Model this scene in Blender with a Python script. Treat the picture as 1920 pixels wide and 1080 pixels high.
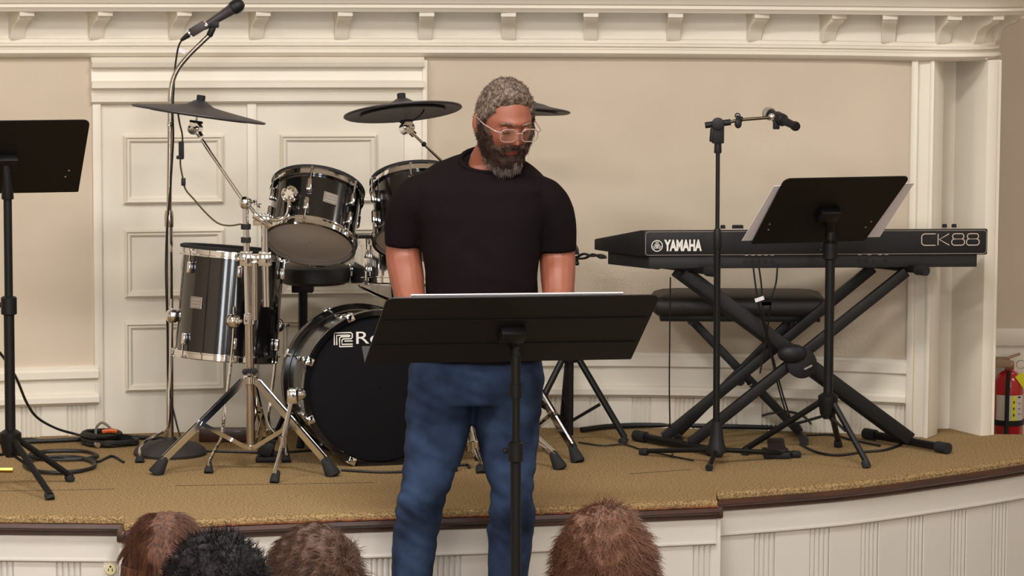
import bpy, bmesh, math, random
import numpy as np
from mathutils import Vector, Matrix, noise
random.seed(7)
for o in list(bpy.data.objects): bpy.data.objects.remove(o)
SC = bpy.context.scene
COL = SC.collection
# ------------------------------------------------------------------ camera
FPX = 6000.0; CZ = 1.73; ROLL = .005; PITCH = math.atan(640/6000)
cp, sp = math.cos(PITCH), math.sin(PITCH); cr, sr = math.cos(ROLL), math.sin(ROLL)
FW = Vector((0, cp, -sp)); R0 = Vector((1, 0, 0)); U0 = Vector((0, sp, cp))
RT = R0*cr+U0*sr; UP = -R0*sr+U0*cr; CAM = Vector((0, 0, CZ))
cd = bpy.data.cameras.new('camera'); cam = bpy.data.objects.new('camera', cd); COL.objects.link(cam)
cd.sensor_width = 36; cd.lens = FPX/1920*36; cd.clip_end = 100
m = Matrix.Identity(4)
for i, v in enumerate((RT, UP, -FW)):
    for j in range(3): m[j][i] = v[j]
m.translation = CAM; cam.matrix_world = m
SC.camera = cam
def ray(px, py): return FW+RT*((px-960)/FPX)-UP*((py-540)/FPX)
def stg(px, py, z=0.0):                      # point on a level plane that shows at that place of the photo
    d = ray(px, py); return CAM+d*((z-CZ)/d.z)
def at(px, py, Y):                           # point at depth Y
    d = ray(px, py); return CAM+d*(Y/d.y)
# ------------------------------------------------------------------ world, lights, exposure
w = bpy.data.worlds.new('world'); SC.world = w; w.use_nodes = True
w.node_tree.nodes['Background'].inputs[0].default_value = (1.0, .93, .84, 1)
w.node_tree.nodes['Background'].inputs[1].default_value = .30
SC.view_settings.view_transform = 'Standard'; SC.view_settings.look = 'None'
SC.view_settings.exposure = 0.0; SC.view_settings.gamma = 1
CEIL = 3.6
LAMPS = [(-2.4, 8.0, 36), (.2, 7.8, 52), (4.2, 9.6, 26), (-2.4, 5.0, 46), (0.0, 5.0, 48), (2.6, 5.0, 18), (-2.0, 1.6, 70), (2.0, 1.6, 60)]  # unseen room lamps; the far-right one is added to brighten the far wall
for i, (x, y, e) in enumerate(LAMPS):
    ld = bpy.data.lights.new('ceiling_area_light', 'AREA'); ld.shape = 'RECTANGLE'; ld.size = 1.1; ld.size_y = .55
    ld.energy = e*2.1; ld.color = (1.0, .975, .945)
    lo = bpy.data.objects.new('ceiling_area_light', ld); COL.objects.link(lo); lo.location = (x, y, CEIL-.06)
# ------------------------------------------------------------------ materials
def lin(c):
    c /= 255.0
    return c/12.92 if c <= .04045 else ((c+.055)/1.055)**2.4
MATS = {}
def M(name, rgb, rough=.5, metal=0., ns=0, na=0., bump=0., bs=None, coat=0., rgb2=None, spec=None, stretch=None, alpha=None, trans=0.):
    if name in MATS: return MATS[name]
    mt = bpy.data.materials.new(name); mt.use_nodes = True
    nt = mt.node_tree; b = nt.nodes['Principled BSDF']
    col = tuple(lin(c) for c in rgb)+(1,)
    b.inputs['Base Color'].default_value = col
    b.inputs['Roughness'].default_value = rough; b.inputs['Metallic'].default_value = metal
    b.inputs['Coat Weight'].default_value = coat; b.inputs['Coat Roughness'].default_value = .05
    if spec is not None: b.inputs['Specular IOR Level'].default_value = spec
    if trans: b.inputs['Transmission Weight'].default_value = trans
    if ns:
        tc = nt.nodes.new('ShaderNodeTexCoord'); src = tc.outputs['Object']
        if stretch:
            mp = nt.nodes.new('ShaderNodeMapping'); mp.inputs['Scale'].default_value = stretch
            nt.links.new(src, mp.inputs[0]); src = mp.outputs[0]
        n = nt.nodes.new('ShaderNodeTexNoise'); n.inputs['Scale'].default_value = ns; n.inputs['Detail'].default_value = 5
        nt.links.new(src, n.inputs['Vector'])
        if na or rgb2:
            r = nt.nodes.new('ShaderNodeValToRGB')
            c2 = tuple(lin(c) for c in rgb2)+(1,) if rgb2 else tuple(min(1, c*(1+na)) for c in col[:3])+(1,)
            c1 = col if rgb2 else tuple(c*(1-na) for c in col[:3])+(1,)
            r.color_ramp.elements[0].position = .35; r.color_ramp.elements[1].position = .65
            r.color_ramp.elements[0].color = c1; r.color_ramp.elements[1].color = c2
            nt.links.new(n.outputs['Fac'], r.inputs[0]); nt.links.new(r.outputs[0], b.inputs['Base Color'])
        if bump:
            n2 = n
            if bs:
                n2 = nt.nodes.new('ShaderNodeTexNoise'); n2.inputs['Scale'].default_value = bs; n2.inputs['Detail'].default_value = 3
                nt.links.new(src, n2.inputs['Vector'])
            bp = nt.nodes.new('ShaderNodeBump'); bp.inputs['Strength'].default_value = 1; bp.inputs['Distance'].default_value = bump
            nt.links.new(n2.outputs['Fac'], bp.inputs['Height']); nt.links.new(bp.outputs[0], b.inputs['Normal'])
    MATS[name] = mt
    return mt
WALLP = M('beige_wall_paint', (202, 187, 167), .75, ns=3, na=.025, bump=.0004, bs=120)
WHITE = M('cream_white_gloss_paint', (225, 217, 202), .42, ns=4, na=.02, bump=.0003, bs=60)
FASC = M('white_fascia_paint', (206, 200, 192), .5, ns=4, na=.02, bump=.0003, bs=60)
CARPET = M('olive_tan_loop_carpet', (116, 93, 62), .97, ns=160, rgb2=(182, 154, 110), bump=.006, bs=260, spec=.1)
DWOOD = M('dark_stained_wood', (44, 24, 19), .38, ns=9, rgb2=(70, 36, 24), stretch=(1, 1, 8), coat=.2)
WORN = M('worn_bare_wood', (150, 84, 42), .6, ns=60, rgb2=(62, 32, 22))
BLACKM = M('black_powder_coat', (20, 19, 20), .5, spec=.35)
BLACKS = M('black_satin_metal', (14, 13, 14), .45, spec=.3)
BLACKP = M('black_plastic', (26, 25, 27), .5, spec=.3, ns=300, bump=.0002)
RUBBER = M('black_rubber', (24, 24, 25), .8)
CHROME = M('chrome', (236, 236, 238), .07, 1.0)
STEEL = M('brushed_nickel_tube', (196, 186, 174), .2, 1.0)
SHELL = M('black_gloss_drum_lacquer', (13, 12, 13), .14, 0, ns=400, na=.5, coat=.8)
MESHG = M('grey_drum_mesh', (168, 160, 153), .8, ns=500, na=.06)
MESHB = M('black_drum_mesh', (13, 12, 15), .8, ns=500, na=.1, spec=.15)
CYMB = M('black_rubber_cymbal', (50, 45, 50), .5, ns=60, na=.06)
LEATHER = M('black_vinyl', (33, 29, 29), .52, ns=180, bump=.0005)
CABLE = M('black_cable_jacket', (18, 17, 17), .55)
CABLEY = M('olive_cable_jacket', (70, 62, 26), .55)
PRINTW = M('white_print', (226, 222, 214), .6)
PRINTG = M('grey_print', (150, 140, 130), .6)
PAPER = M('white_paper', (226, 222, 228), .8)
SKIN = M('skin', (134, 77, 57), .5, ns=30, na=.05, bump=.0004, bs=300)
LIPS = M('lips', (132, 60, 52), .45)
TEE = M('black_cotton_knit', (18, 11, 12), .9, ns=5, na=.10, bump=.0006, bs=500, spec=.1)
DENIM = M('blue_denim', (24, 34, 54), .85, ns=9, rgb2=(48, 64, 92), bump=.0007, bs=420, spec=.15)
HAIRM = M('greying_brown_hair', (62, 50, 44), .75, ns=90, rgb2=(126, 108, 96), bump=.003, bs=190, spec=.2)
BEARDM = M('dark_beard_hair', (46, 33, 27), .8, ns=70, rgb2=(72, 54, 46), bump=.003, bs=210, spec=.15)
BEARDG = M('grey_beard_hair', (88, 76, 70), .8, ns=90, rgb2=(140, 128, 122), bump=.003, bs=210, spec=.15)
BROWH = M('brown_hair', (44, 25, 17), .62, ns=150, rgb2=(92, 56, 38), stretch=(1, 1, .06), bump=.0004, spec=.2)
REDH = M('chestnut_short_hair', (66, 40, 27), .65, ns=260, rgb2=(98, 62, 42), bump=.002, bs=120, spec=.25)
DARKH = M('near_black_curly_hair', (18, 12, 13), .7, ns=40, na=.3, bump=.004, bs=90, spec=.2)
SHORTH = M('mid_brown_short_hair', (44, 28, 20), .65, ns=260, rgb2=(78, 52, 38), bump=.002, bs=120, spec=.25)
RED = M('red_gloss_enamel', (176, 18, 30), .25, coat=.4)
YEL = M('yellow_card', (226, 220, 30), .6)
BRASS = M('brass', (190, 150, 60), .25, 1.0)
IVORY = M('ivory_plastic', (214, 202, 160), .4)
DARKSLOT = M('dark_slot', (20, 18, 16), .8)
ORANGE = M('orange_plastic', (206, 92, 30), .5)
LENS = M('clear_lens', (255, 255, 255), .02, trans=1.0)
FRAMEM = M('clear_acetate_frame', (150, 128, 122), .2)
FLOORM = M('room_carpet', (120, 102, 80), .95, ns=60, na=.15, bump=.003)
CEILM = M('ceiling_paint', (232, 226, 216), .9, ns=3, na=.02)
# ------------------------------------------------------------------ mesh helpers
def perp(d):
    d = Vector(d).normalized()
    a = Vector((0, 0, 1)) if abs(d.z) < .9 else Vector((1, 0, 0))
    u = d.cross(a).normalized(); return u, d.cross(u).normalized()
class MB:
    def __init__(s): s.v = []; s.f = []; s.mi = []; s.cur = 0
    def _f(s, *idx): s.f.append(tuple(idx)); s.mi.append(s.cur)
    def box(s, c, size, ax=None):
        c = Vector(c); ax = ax or (Vector((1, 0, 0)), Vector((0, 1, 0)), Vector((0, 0, 1)))
        n = len(s.v)
        for k in (-1, 1):
            for (i, j) in ((-1, -1), (1, -1), (1, 1), (-1, 1)):
                s.v.append(c+ax[0]*(i*size[0]/2)+ax[1]*(j*size[1]/2)+ax[2]*(k*size[2]/2))
        for q in ((3, 2, 1, 0), (4, 5, 6, 7), (0, 1, 5, 4), (1, 2, 6, 5), (2, 3, 7, 6), (3, 0, 4, 7)): s._f(*[n+i for i in q])
        return s
    def prism(s, pts, vec):                      # polygon swept along vec
        n = len(s.v); k = len(pts); vec = Vector(vec)
        s.v += [Vector(p) for p in pts]+[Vector(p)+vec for p in pts]
        s._f(*range(n, n+k)); s._f(*range(n+2*k-1, n+k-1, -1))
        for i in range(k):
            j = (i+1) % k; s._f(n+j, n+i, n+k+i, n+k+j)
        return s
    def rings(s, rs, cap=True, closed=True):
        n = len(s.v); k = len(rs[0])
        for r in rs: s.v += [Vector(p) for p in r]
        for a in range(len(rs)-1):
            for i in range(k if closed else k-1):
                j = (i+1) % k
                s._f(n+a*k+i, n+a*k+j, n+(a+1)*k+j, n+(a+1)*k+i)
        if cap and closed:
            s._f(*[n+i for i in range(k-1, -1, -1)]); s._f(*[n+(len(rs)-1)*k+i for i in range(k)])
        return s
    def tube(s, pts, r, n=10, cap=True):
        pts = [Vector(p) for p in pts]; k = len(pts)
        rr = r if isinstance(r, (list, tuple)) else [r]*k
        tans = []
        for i in range(k):
            a = pts[max(i-1, 0)]; b = pts[min(i+1, k-1)]; t = (b-a)
            tans.append(t.normalized() if t.length > 1e-9 else Vector((0, 0, 1)))
        u, v = perp(tans[0]); rs = []
        for i in range(k):
            t = tans[i]; u = (u-t*u.dot(t)); u = u.normalized() if u.length > 1e-6 else perp(t)[0]; v = t.cross(u)
            rs.append([pts[i]+u*(math.cos(2*math.pi*q/n)*rr[i])+v*(math.sin(2*math.pi*q/n)*rr[i]) for q in range(n)])
        return s.rings(rs, cap)
    def lathe(s, prof, o, axis=(0, 0, 1), n=32, cap=True):
        o = Vector(o); a = Vector(axis).normalized(); u, v = perp(a)
        rs = [[o+a*h+u*(math.cos(2*math.pi*q/n)*r)+v*(math.sin(2*math.pi*q/n)*r) for q in range(n)] for r, h in prof]
        return s.rings(rs, cap)
    def ball(s, c, r, n=14, sc=(1, 1, 1), ax=None):
        c = Vector(c); ax = ax or (Vector((1, 0, 0)), Vector((0, 1, 0)), Vector((0, 0, 1)))
        rs = []
        for i in range(n//2+1):
            th = math.pi*(i/(n//2)); z = -math.cos(th); q = max(math.sin(th), 1e-3)
            rs.append([c+(ax[0]*(math.cos(2*math.pi*k/n)*q*sc[0])+ax[1]*(math.sin(2*math.pi*k/n)*q*sc[1])+ax[2]*(z*sc[2]))*r for k in range(n)])
        return s.rings(rs)
    def build(s, name, mat, parent=None, smooth=35, bevel=0, seg=2):
        me = bpy.data.meshes.new(name)
        org = Vector((0, 0, 0))
        p = parent
        while p is not None: org += Vector(p.location); p = p.parent
        me.from_pydata([tuple(v-org) for v in s.v], [], s.f)
        mats = mat if isinstance(mat, (list, tuple)) else [mat]
        for mm in mats: me.materials.append(mm)
        if len(mats) > 1: me.polygons.foreach_set('material_index', s.mi)
        bm = bmesh.new(); bm.from_mesh(me); bmesh.ops.recalc_face_normals(bm, faces=bm.faces)
        if bevel:
            es = [e for e in bm.edges if len(e.link_faces) == 2 and e.calc_face_angle(0) > .6]
            bmesh.ops.bevel(bm, geom=es, offset=bevel, segments=seg, affect='EDGES', profile=.5, clamp_overlap=True)
        bm.to_mesh(me); bm.free()
        if smooth:
            me.polygons.foreach_set('use_smooth', [True]*len(me.polygons)); me.set_sharp_from_angle(angle=math.radians(smooth))
        return link(name, me, parent)
def link(name, me, parent=None):
    o = bpy.data.objects.new(name, me); COL.objects.link(o)
    if parent is not None: o.parent = parent
    return o
def thing(name, label, cat, loc, group=None):
    o = bpy.data.objects.new(name, None); COL.objects.link(o); o.location = loc; o.empty_display_size = .05
    return tag(o, label, cat, group)
def tag(o, label, cat, group=None):
    o['label'] = label; o['category'] = cat
    if group: o['group'] = group
    return o
def struct(o): o['kind'] = 'structure'; return o
def frame(axis, upish=(0, 0, 1)):                # right, up, normal of a plane whose normal is axis
    n = Vector(axis).normalized(); r = Vector(upish).cross(n).normalized(); return r, n.cross(r).normalized(), n
def spline(pts, sub=8):
    pts = [Vector(p) for p in pts]; out = []
    P = [pts[0]*2-pts[1]]+pts+[pts[-1]*2-pts[-2]]
    for i in range(1, len(P)-2):
        for k in range(sub):
            t = k/sub; a, b, c, d = P[i-1], P[i], P[i+1], P[i+2]
            out.append(.5*((2*b)+(c-a)*t+(2*a-5*b+4*c-d)*t*t+(3*b-a-3*c+d)*t**3))
    out.append(pts[-1]); return out
def text_into(mb, s, o, ex, ez, h, depth, width=None, bold=0.):      # lettering as raised mesh, cap height h
    cu = bpy.data.curves.new('t', 'FONT'); cu.body = s; cu.size = 1; cu.offset = bold; cu.resolution_u = 4
    ob = bpy.data.objects.new('t', cu); COL.objects.link(ob)
    dg = bpy.context.evaluated_depsgraph_get(); dg.update()
    me = bpy.data.meshes.new_from_object(ob.evaluated_get(dg))
    xs = [v.co.x for v in me.vertices]; ys = [v.co.y for v in me.vertices]
    x0, x1, y0, y1 = min(xs), max(xs), min(ys), max(ys)
    ky = h/(y1-y0); kx = ky if width is None else width/(x1-x0)
    ex = Vector(ex); ez = Vector(ez); en = ex.cross(ez)
    n = len(mb.v)
    for v in me.vertices: mb.v.append(Vector(o)+ex*((v.co.x-x0)*kx)+ez*((v.co.y-y0)*ky)+en*depth)
    for p in me.polygons: mb._f(*[n+i for i in p.vertices])
    bpy.data.objects.remove(ob); bpy.data.curves.remove(cu); bpy.data.meshes.remove(me)
    return (x1-x0)*kx
def ribbon(mb, pts, wd, o, ex, ez, depth):          # flat stroke drawn on a plane, pts in metres
    ex = Vector(ex); ez = Vector(ez); en = ex.cross(ez)
    k = len(pts); L = []; Rr = []
    for i in range(k):
        a = Vector(pts[max(i-1, 0)]); b = Vector(pts[min(i+1, k-1)]); t = (b-a).normalized(); nn = Vector((-t.y, t.x))
        p = Vector(pts[i]); L.append(p+nn*wd/2); Rr.append(p-nn*wd/2)
    n = len(mb.v)
    for q in L+Rr: mb.v.append(Vector(o)+ex*q.x+ez*q.y+en*depth)
    for i in range(k-1): mb._f(n+k+i, n+k+i+1, n+i+1, n+i)
# ------------------------------------------------------------------ the setting: curved rear wall of the stage
def wy(X): return 11.47-(.065 if X < .4 else .17)*(X-.4)**2
def wn(X):
    s = -2*(.065 if X < .4 else .17)*(X-.4); v = Vector((s, -1, 0)); return v.normalized()
def WPt(X, out, z): n = wn(X); return Vector((X+n.x*out, wy(X)+n.y*out, z))
def onwall(px, py, off=0.):
    Y = 11.4
    for _ in range(8): p = at(px, py, Y); Y = wy(p.x)-off
    return p
def wx(px, py=400): return onwall(px, py).x
def wz(py, px=960): return onwall(px, py).z
def sweepwall(mb, prof, x0, x1, n=16):            # prof: (out, z) along the wall
    rs = []
    for i in range(n+1):
        X = x0+(x1-x0)*i/n; rs.append([WPt(X, o, z) for o, z in prof])
    mb.rings(rs)
def wbox(mb, x0, x1, o0, o1, z0, z1, n=4): sweepwall(mb, [(o0, z0), (o1, z0), (o1, z1), (o0, z1)], x0, x1, n)
XD0, XD1 = wx(174), wx(800); XP = wx(1708)
ZT = wz(106)
mb = MB(); wbox(mb, -3.4, XD0, -.12, 0, -.5, ZT+.03, 16); wall_l = struct(mb.build('wall_left', WALLP))
mb = MB(); wbox(mb, XD1-.02, XP+.01, -.12, 0, -.5, ZT+.03, 30); wall_c = struct(mb.build('wall_back', WALLP))
def wainscot(parent, x0, x1, zr1, zr0, zm1, zm0, first=0.):
    mb = MB(); sweepwall(mb, [(0, zr0), (.016, zr0), (.030, zr0+.008), (.030, zr1-.018), (.020, zr1-.012), (.020, zr1-.004), (.012, zr1), (0, zr1)], x0, x1, 24)
    mb.build('chair_rail', WHITE, parent)
    mb = MB(); wbox(mb, x0, x1, -.01, .014, zm1-.004, zr0+.004, 24); mb.build('rail_board', WHITE, parent)
    mb = MB(); sweepwall(mb, [(0, zm0), (.020, zm0), (.026, zm0+.006), (.042, zm0+.012), (.042, zm1-.012), (.030, zm1-.002), (0, zm1)], x0, x1, 24)
    mb.build('dado_moulding', WHITE, parent)
    mb = MB(); wbox(mb, x0, x1, -.01, .004, -.01, zm0+.004, 24); mb.build('wainscot_backing', WHITE, parent)
    X = x0+first
    while X < x1-.02:
        wd = min(.092, x1-X)
        mb = MB(); wbox(mb, X+.002, X+wd-.002, .003, .012, 0.0, zm0+.002, 2); mb.build('plank', WHITE, parent, bevel=.002, seg=1)
        X += wd
        for k in range(4):
            if X+.016 > x1: break
            mb = MB(); p0 = WPt(X+.008, .006, 0.); p1 = WPt(X+.008, .006, zm0+.002); mb.tube([p0, p1], .0068, 6); mb.build('bead', WHITE, parent)
            X += .016
wainscot(wall_l, -3.4, XD0+.012, wz(687, 90), wz(713, 90), wz(738, 90), wz(760, 90), .02)
wainscot(wall_c, XD1, XP, wz(659, 1250), wz(689, 1250), wz(722, 1250), wz(744, 1250), .03)
# panelled double door
door = bpy.data.objects.new('door_1', None); COL.objects.link(door); struct(door); door.location = WPt((XD0+XD1)/2, 0, 0)
ZH = wz(190, 350)
xm = wx(473)
for x0, x1, pan in ((XD0+.005, xm-.004, (232, 420)), (xm+.004, XD1-.005, (525, 707))):
    mb = MB(); wbox(mb, x0, x1, -.05, 0, 0, ZH+.01, 8); leaf = mb.build('door_leaf', WHITE, door)
    for (ya, yb) in ((253, 381), (429, 556), (602, 731)):
        a, b = wx(pan[0]), wx(pan[1]); z1, z0 = wz(ya, 350), wz(yb, 350)
        mb = MB(); wd = .027
        prof = [(0, 0), (.010, 0), (.020, .007), (.013, .013), (.013, .019), (.004, wd), (0, wd)]
        rs = []
        for (cx, cz, sx, sz) in ((a, z0, 1, 1), (b, z0, -1, 1), (b, z1, -1, -1), (a, z1, 1, -1), (a, z0, 1, 1)):
            rs.append([WPt(cx+sx*i, o, cz+sz*i) for o, i in prof])
        mb.rings(rs, cap=False); fr = mb.build('panel_moulding', WHITE, leaf, smooth=25)
        mb = MB(); wbox(mb, a+wd-.002, b-wd+.002, -.004, .003, z0+wd-.002, z1-wd+.002, 4); mb.build('panel', WHITE, leaf)
mb = MB(); wbox(mb, xm-.018, xm+.016, -.01, .012, 0, ZH, 2); mb.build('astragal', WHITE, door, bevel=.004)
mb = MB(); wbox(mb, XD0, XD0+.030, -.02, .016, 0, ZH+.02, 2); mb.build('door_casing', WHITE, door, bevel=.004)
mb = MB(); wbox(mb, wx(757), XD1, -.02, .016, 0, ZH+.02, 2); wbox(mb, wx(790), XD1, -.02, .034, 0, wz(112, 780), 2); mb.build('door_casing', WHITE, door, bevel=.004)
zz = lambda y: wz(y, 450)
mb = MB(); sweepwall(mb, [(-.02, zz(193)), (.018, zz(193)), (.030, zz(189)), (.030, zz(178)), (.018, zz(175)), (.018, zz(166)), (.050, zz(163)), (.050, zz(154)), (.030, zz(150)), (.024, zz(136)), (.020, zz(128)), (.050, zz(124)), (.056, zz(116)), (.02, zz(106)), (-.02, zz(106))], XD0-.004, XD1-.012, 20)
mb.build('door_header', WHITE, door, smooth=20)
# doorway at the rounded right-hand end
PA, PB, PC, PD = Vector((XP, wy(XP), 0)), Vector((1.487, 11.262, 0)), Vector((1.672, 11.325, 0)), Vector((1.712, 11.345, 0))
ZP = wz(112, 1700)
d2 = bpy.data.objects.new('door_2', None); COL.objects.link(d2); struct(d2); d2.location = PB
dirn = (PC-PB).normalized(); nrm = Vector((dirn.y, -dirn.x, 0)); inn = -nrm
def slab(mb, a, b, th, z0, z1, o=0.):
    d = (b-a).normalized(); n = Vector((d.y, -d.x, 0)); c = (a+b)/2+n*(o-th/2)
    mb.box((c.x, c.y, (z0+z1)/2), ((b-a).length, th, z1-z0), (d, -n, Vector((0, 0, 1))))
mb = MB(); slab(mb, PA-Vector((.0, -.004, 0)), PB, .10, 0, ZT, .012); slab(mb, PA+Vector((.000, 0, 0)), PA+(PB-PA)*.30, .06, 0, ZT, .026); slab(mb, PA+(PB-PA)*.80, PB, .06, 0, ZT, .022)
mb.build('pilaster', WHITE, d2, bevel=.004)
mb = MB(); slab(mb, PB-dirn*.03, PC+dirn*.02, .03, 0, ZP, -.185); leaf = mb.build('door_leaf', WHITE, d2)
zq = lambda y: wz(y, 1770)
for ya, yb in ((172, 305), (318, 470), (560, 606), (612, 690), (792, 815)):
    mb = MB(); a = PB+inn*.186-dirn*.02; b = a+dirn*.085
    slab(mb, a, b, .012, zq(yb), zq(ya), .004); mb.build('panel', WHITE, leaf, bevel=.005)
mb = MB(); slab(mb, PC+inn*.20, PC, .06, 0, ZP, .0); jb = mb.build('door_jamb', WHITE, d2)
mb = MB(); slab(mb, PC, PD, .24, -.48, ZT, .012); mb.build('door_casing', WHITE, d2, bevel=.004)
mb = MB(); slab(mb, PB, PC, .2, ZP, ZT+.02, .010); mb.build('door_header', WHITE, d2, bevel=.004)
# cornice with brackets, swept round the convex end
cpath = [(-3.4+i*.15, None) for i in range(33)]
cpath = [Vector((x, wy(x), 0)) for x, _ in cpath if x < 1.40]+[Vector(p) for p in ((1.44, 11.272, 0), (1.52, 11.268, 0), (1.59, 11.29, 0), (1.65, 11.345, 0), (1.69, 11.42, 0), (1.712, 11.53, 0), (1.72, 11.7, 0), (1.72, 12.3, 0), (1.72, 12.7, 0))]
cpath = spline(cpath, 4)
def pn(path, i):
    t = (path[min(i+1, len(path)-1)]-path[max(i-1, 0)]).normalized(); return Vector((t.y, -t.x, 0))
def sweep(mb, path, prof):
    mb.rings([[path[i]+pn(path, i)*o+Vector((0, 0, z)) for o, z in prof] for i in range(len(path))])
Z = lambda y: at(960, y, 11.42).z
corn = bpy.data.objects.new('trim_1', None); COL.objects.link(corn); struct(corn); corn.location = (0, 11.45, Z(108))
mb = MB(); sweep(mb, cpath, [(-.1, Z(108)), (.012, Z(108)), (.030, Z(105)), (.042, Z(99)), (.036, Z(93)), (.022, Z(91)), (.022, Z(88)), (.034, Z(86)), (.034, Z(82)), (.014, Z(79)), (-.1, Z(79))]); mb.build('architrave_moulding', WHITE, corn, smooth=28)
mb = MB(); sweep(mb, cpath, [(-.1, Z(80)), (.020, Z(80)), (.020, Z(74)), (.010, Z(72)), (.010, Z(18)), (-.1, Z(18))]); mb.build('frieze', WHITE, corn, smooth=28)
mb = MB(); sweep(mb, cpath, [(-.1, Z(22)), (.125, Z(22)), (.130, Z(18)), (.138, Z(14)), (.132, Z(8)), (.142, Z(6)), (.150, Z(-2)), (.165, Z(-10)), (.17, Z(-30)), (-.1, Z(-30))]); mb.build('crown_moulding', WHITE, corn, smooth=28)
mb = MB(); sweep(mb, cpath, [(-.1, Z(-29)), (.10, Z(-29)), (.10, 2.2), (-.1, 2.2)]); mb.build('parapet', WHITE, corn, smooth=28)
BR = [(-245, 20), (-98, 20), (50, 20), (197, 19), (345, 17), (493, 14), (647, 8), (800, 3), (953, -1), (1107, 0), (1265, 4), (1425, 15), (1569, 22), (1692, 29), (1795, 33), (1860, 38), (1900, 42)]
clen = [0.]
for i in range(1, len(cpath)): clen.append(clen[-1]+(cpath[i]-cpath[i-1]).length)
for px, disp in BR:
    # nearest path point showing at the foot of the bracket
    best = min(range(len(cpath)), key=lambda i: abs(960+FPX*(cpath[i].x/cpath[i].y)*1.0-(px-disp-2)) if cpath[i].y < 12 else 1e9)
    fx = px-disp-2
    base = cpath[best].copy()
    for k in range(len(cpath)-1):
        u0, u1 = 960+FPX*cpath[k].x/cpath[k].y, 960+FPX*cpath[k+1].x/cpath[k+1].y
        if u0 <= fx <= u1: base = cpath[k].lerp(cpath[k+1], (fx-u0)/(u1-u0)); break
    los = math.atan2(base.x, base.y)
    ang = math.asin(max(-.9, min(.9, disp/(.105*525))))-los*1.0
    d = Vector((math.sin(ang+0.0), -math.cos(ang), 0)) if px < 1640 else (pn(cpath, best)*.6+Vector((math.sin(ang), -math.cos(ang), 0))*.4).normalized()
    sd = Vector((-d.y, d.x, 0))
    prof = [(-.02, Z(76)), (.022, Z(76)), (.030, Z(70)), (.034, Z(62)), (.045, Z(52)), (.066, Z(44)), (.092, Z(39)), (.105, Z(34)), (.105, Z(30)), (-.02, Z(30))]
    mb = MB(); mb.prism([base+d*o+Vector((0, 0, z))-sd*.025 for o, z in prof], sd*.05); br = mb.build('bracket', WHITE, corn, smooth=30, bevel=.002, seg=1)
    mb = MB(); c = base+d*.052; mb.box((c.x, c.y, (Z(31)+Z(21))/2), (.054, .135, Z(21)-Z(31)), (sd, d, Vector((0, 0, 1)))); mb.build('bracket_cap', WHITE, br, bevel=.002, seg=1)
# side return and far wall right, with the rest of the room
mb = MB(); slab(mb, Vector((1.715, 11.59, 0)), Vector((1.722, 12.75, 0)), .04, -.48, 2.2, 0); struct(mb.build('wall_return', WALLP))
YR = 12.60
mb = MB(); mb.box((3.2, YR+.06, 1.5), (3.2, .12, 4.2)); wr = struct(mb.build('wall_right', WALLP))
zr = lambda y: at(1890, y, YR).z
mb = MB(); mb.box((3.2, YR-.012, (zr(614)+zr(648))/2), (3.1, .03, zr(614)-zr(648))); mb.build('chair_rail', WHITE, wr, bevel=.006)
mb = MB(); mb.box((3.2, YR-.006, (zr(640)-.48)/2), (3.1, .014, zr(640)+.48)); mb.build('wainscot_board', WHITE, wr)
mb = MB(); mb.box((0, 5.5, -.53), (12, 16, .10)); struct(mb.build('floor', FLOORM))
mb = MB(); mb.box((0, 5.5, CEIL+.05), (12, 16, .10)); struct(mb.build('ceiling', CEILM))
mb = MB(); mb.box((-5.95, 5.5, 1.56), (.1, 16, 4.08)); struct(mb.build('wall_side_left', WALLP))
mb = MB(); mb.box((5.95, 5.5, 1.56), (.1, 16, 4.08)); struct(mb.build('wall_side_right', WALLP))
mb = MB(); mb.box((0, -2.45, 1.56), (11.8, .1, 4.08)); struct(mb.build('wall_rear', WALLP))
mb = MB(); mb.box((0, 13.3, 1.56), (11.8, .1, 4.08)); struct(mb.build('wall_far', WALLP))
GLOW = bpy.data.materials.new('daylit_pane'); GLOW.use_nodes = True
_b = GLOW.node_tree.nodes['Principled BSDF']; _b.inputs['Emission Color'].default_value = (.86, .94, 1, 1); _b.inputs['Emission Strength'].default_value = 13
for i, x in enumerate((-3.4, 0.0, 3.2)):  # unseen windows, inferred from blue drum streaks, added for cool front light
    wn_ = bpy.data.objects.new('window_%d' % (i+1), None); COL.objects.link(wn_); struct(wn_); wn_.location = (x, -2.4, 1.0)
    for sx in (-1, 1):
        for sz in (-1, 1):
            mb = MB(); mb.box((x+sx*.31, -2.385, 1.35+sz*.47), (.58, .01, .90)); mb.build('pane', GLOW, wn_)
    mb = MB(); mb.box((x, -2.37, 1.35), (.05, .05, 1.95)); mb.box((x, -2.37, 1.35), (1.32, .05, .05))
    for sx in (-1, 1): mb.box((x+sx*.64, -2.37, 1.35), (.07, .06, 1.95)); mb.box((x, -2.37, 1.35+sx*.95), (1.35, .06, .07))
    mb.build('window_frame', WHITE, wn_)
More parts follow.
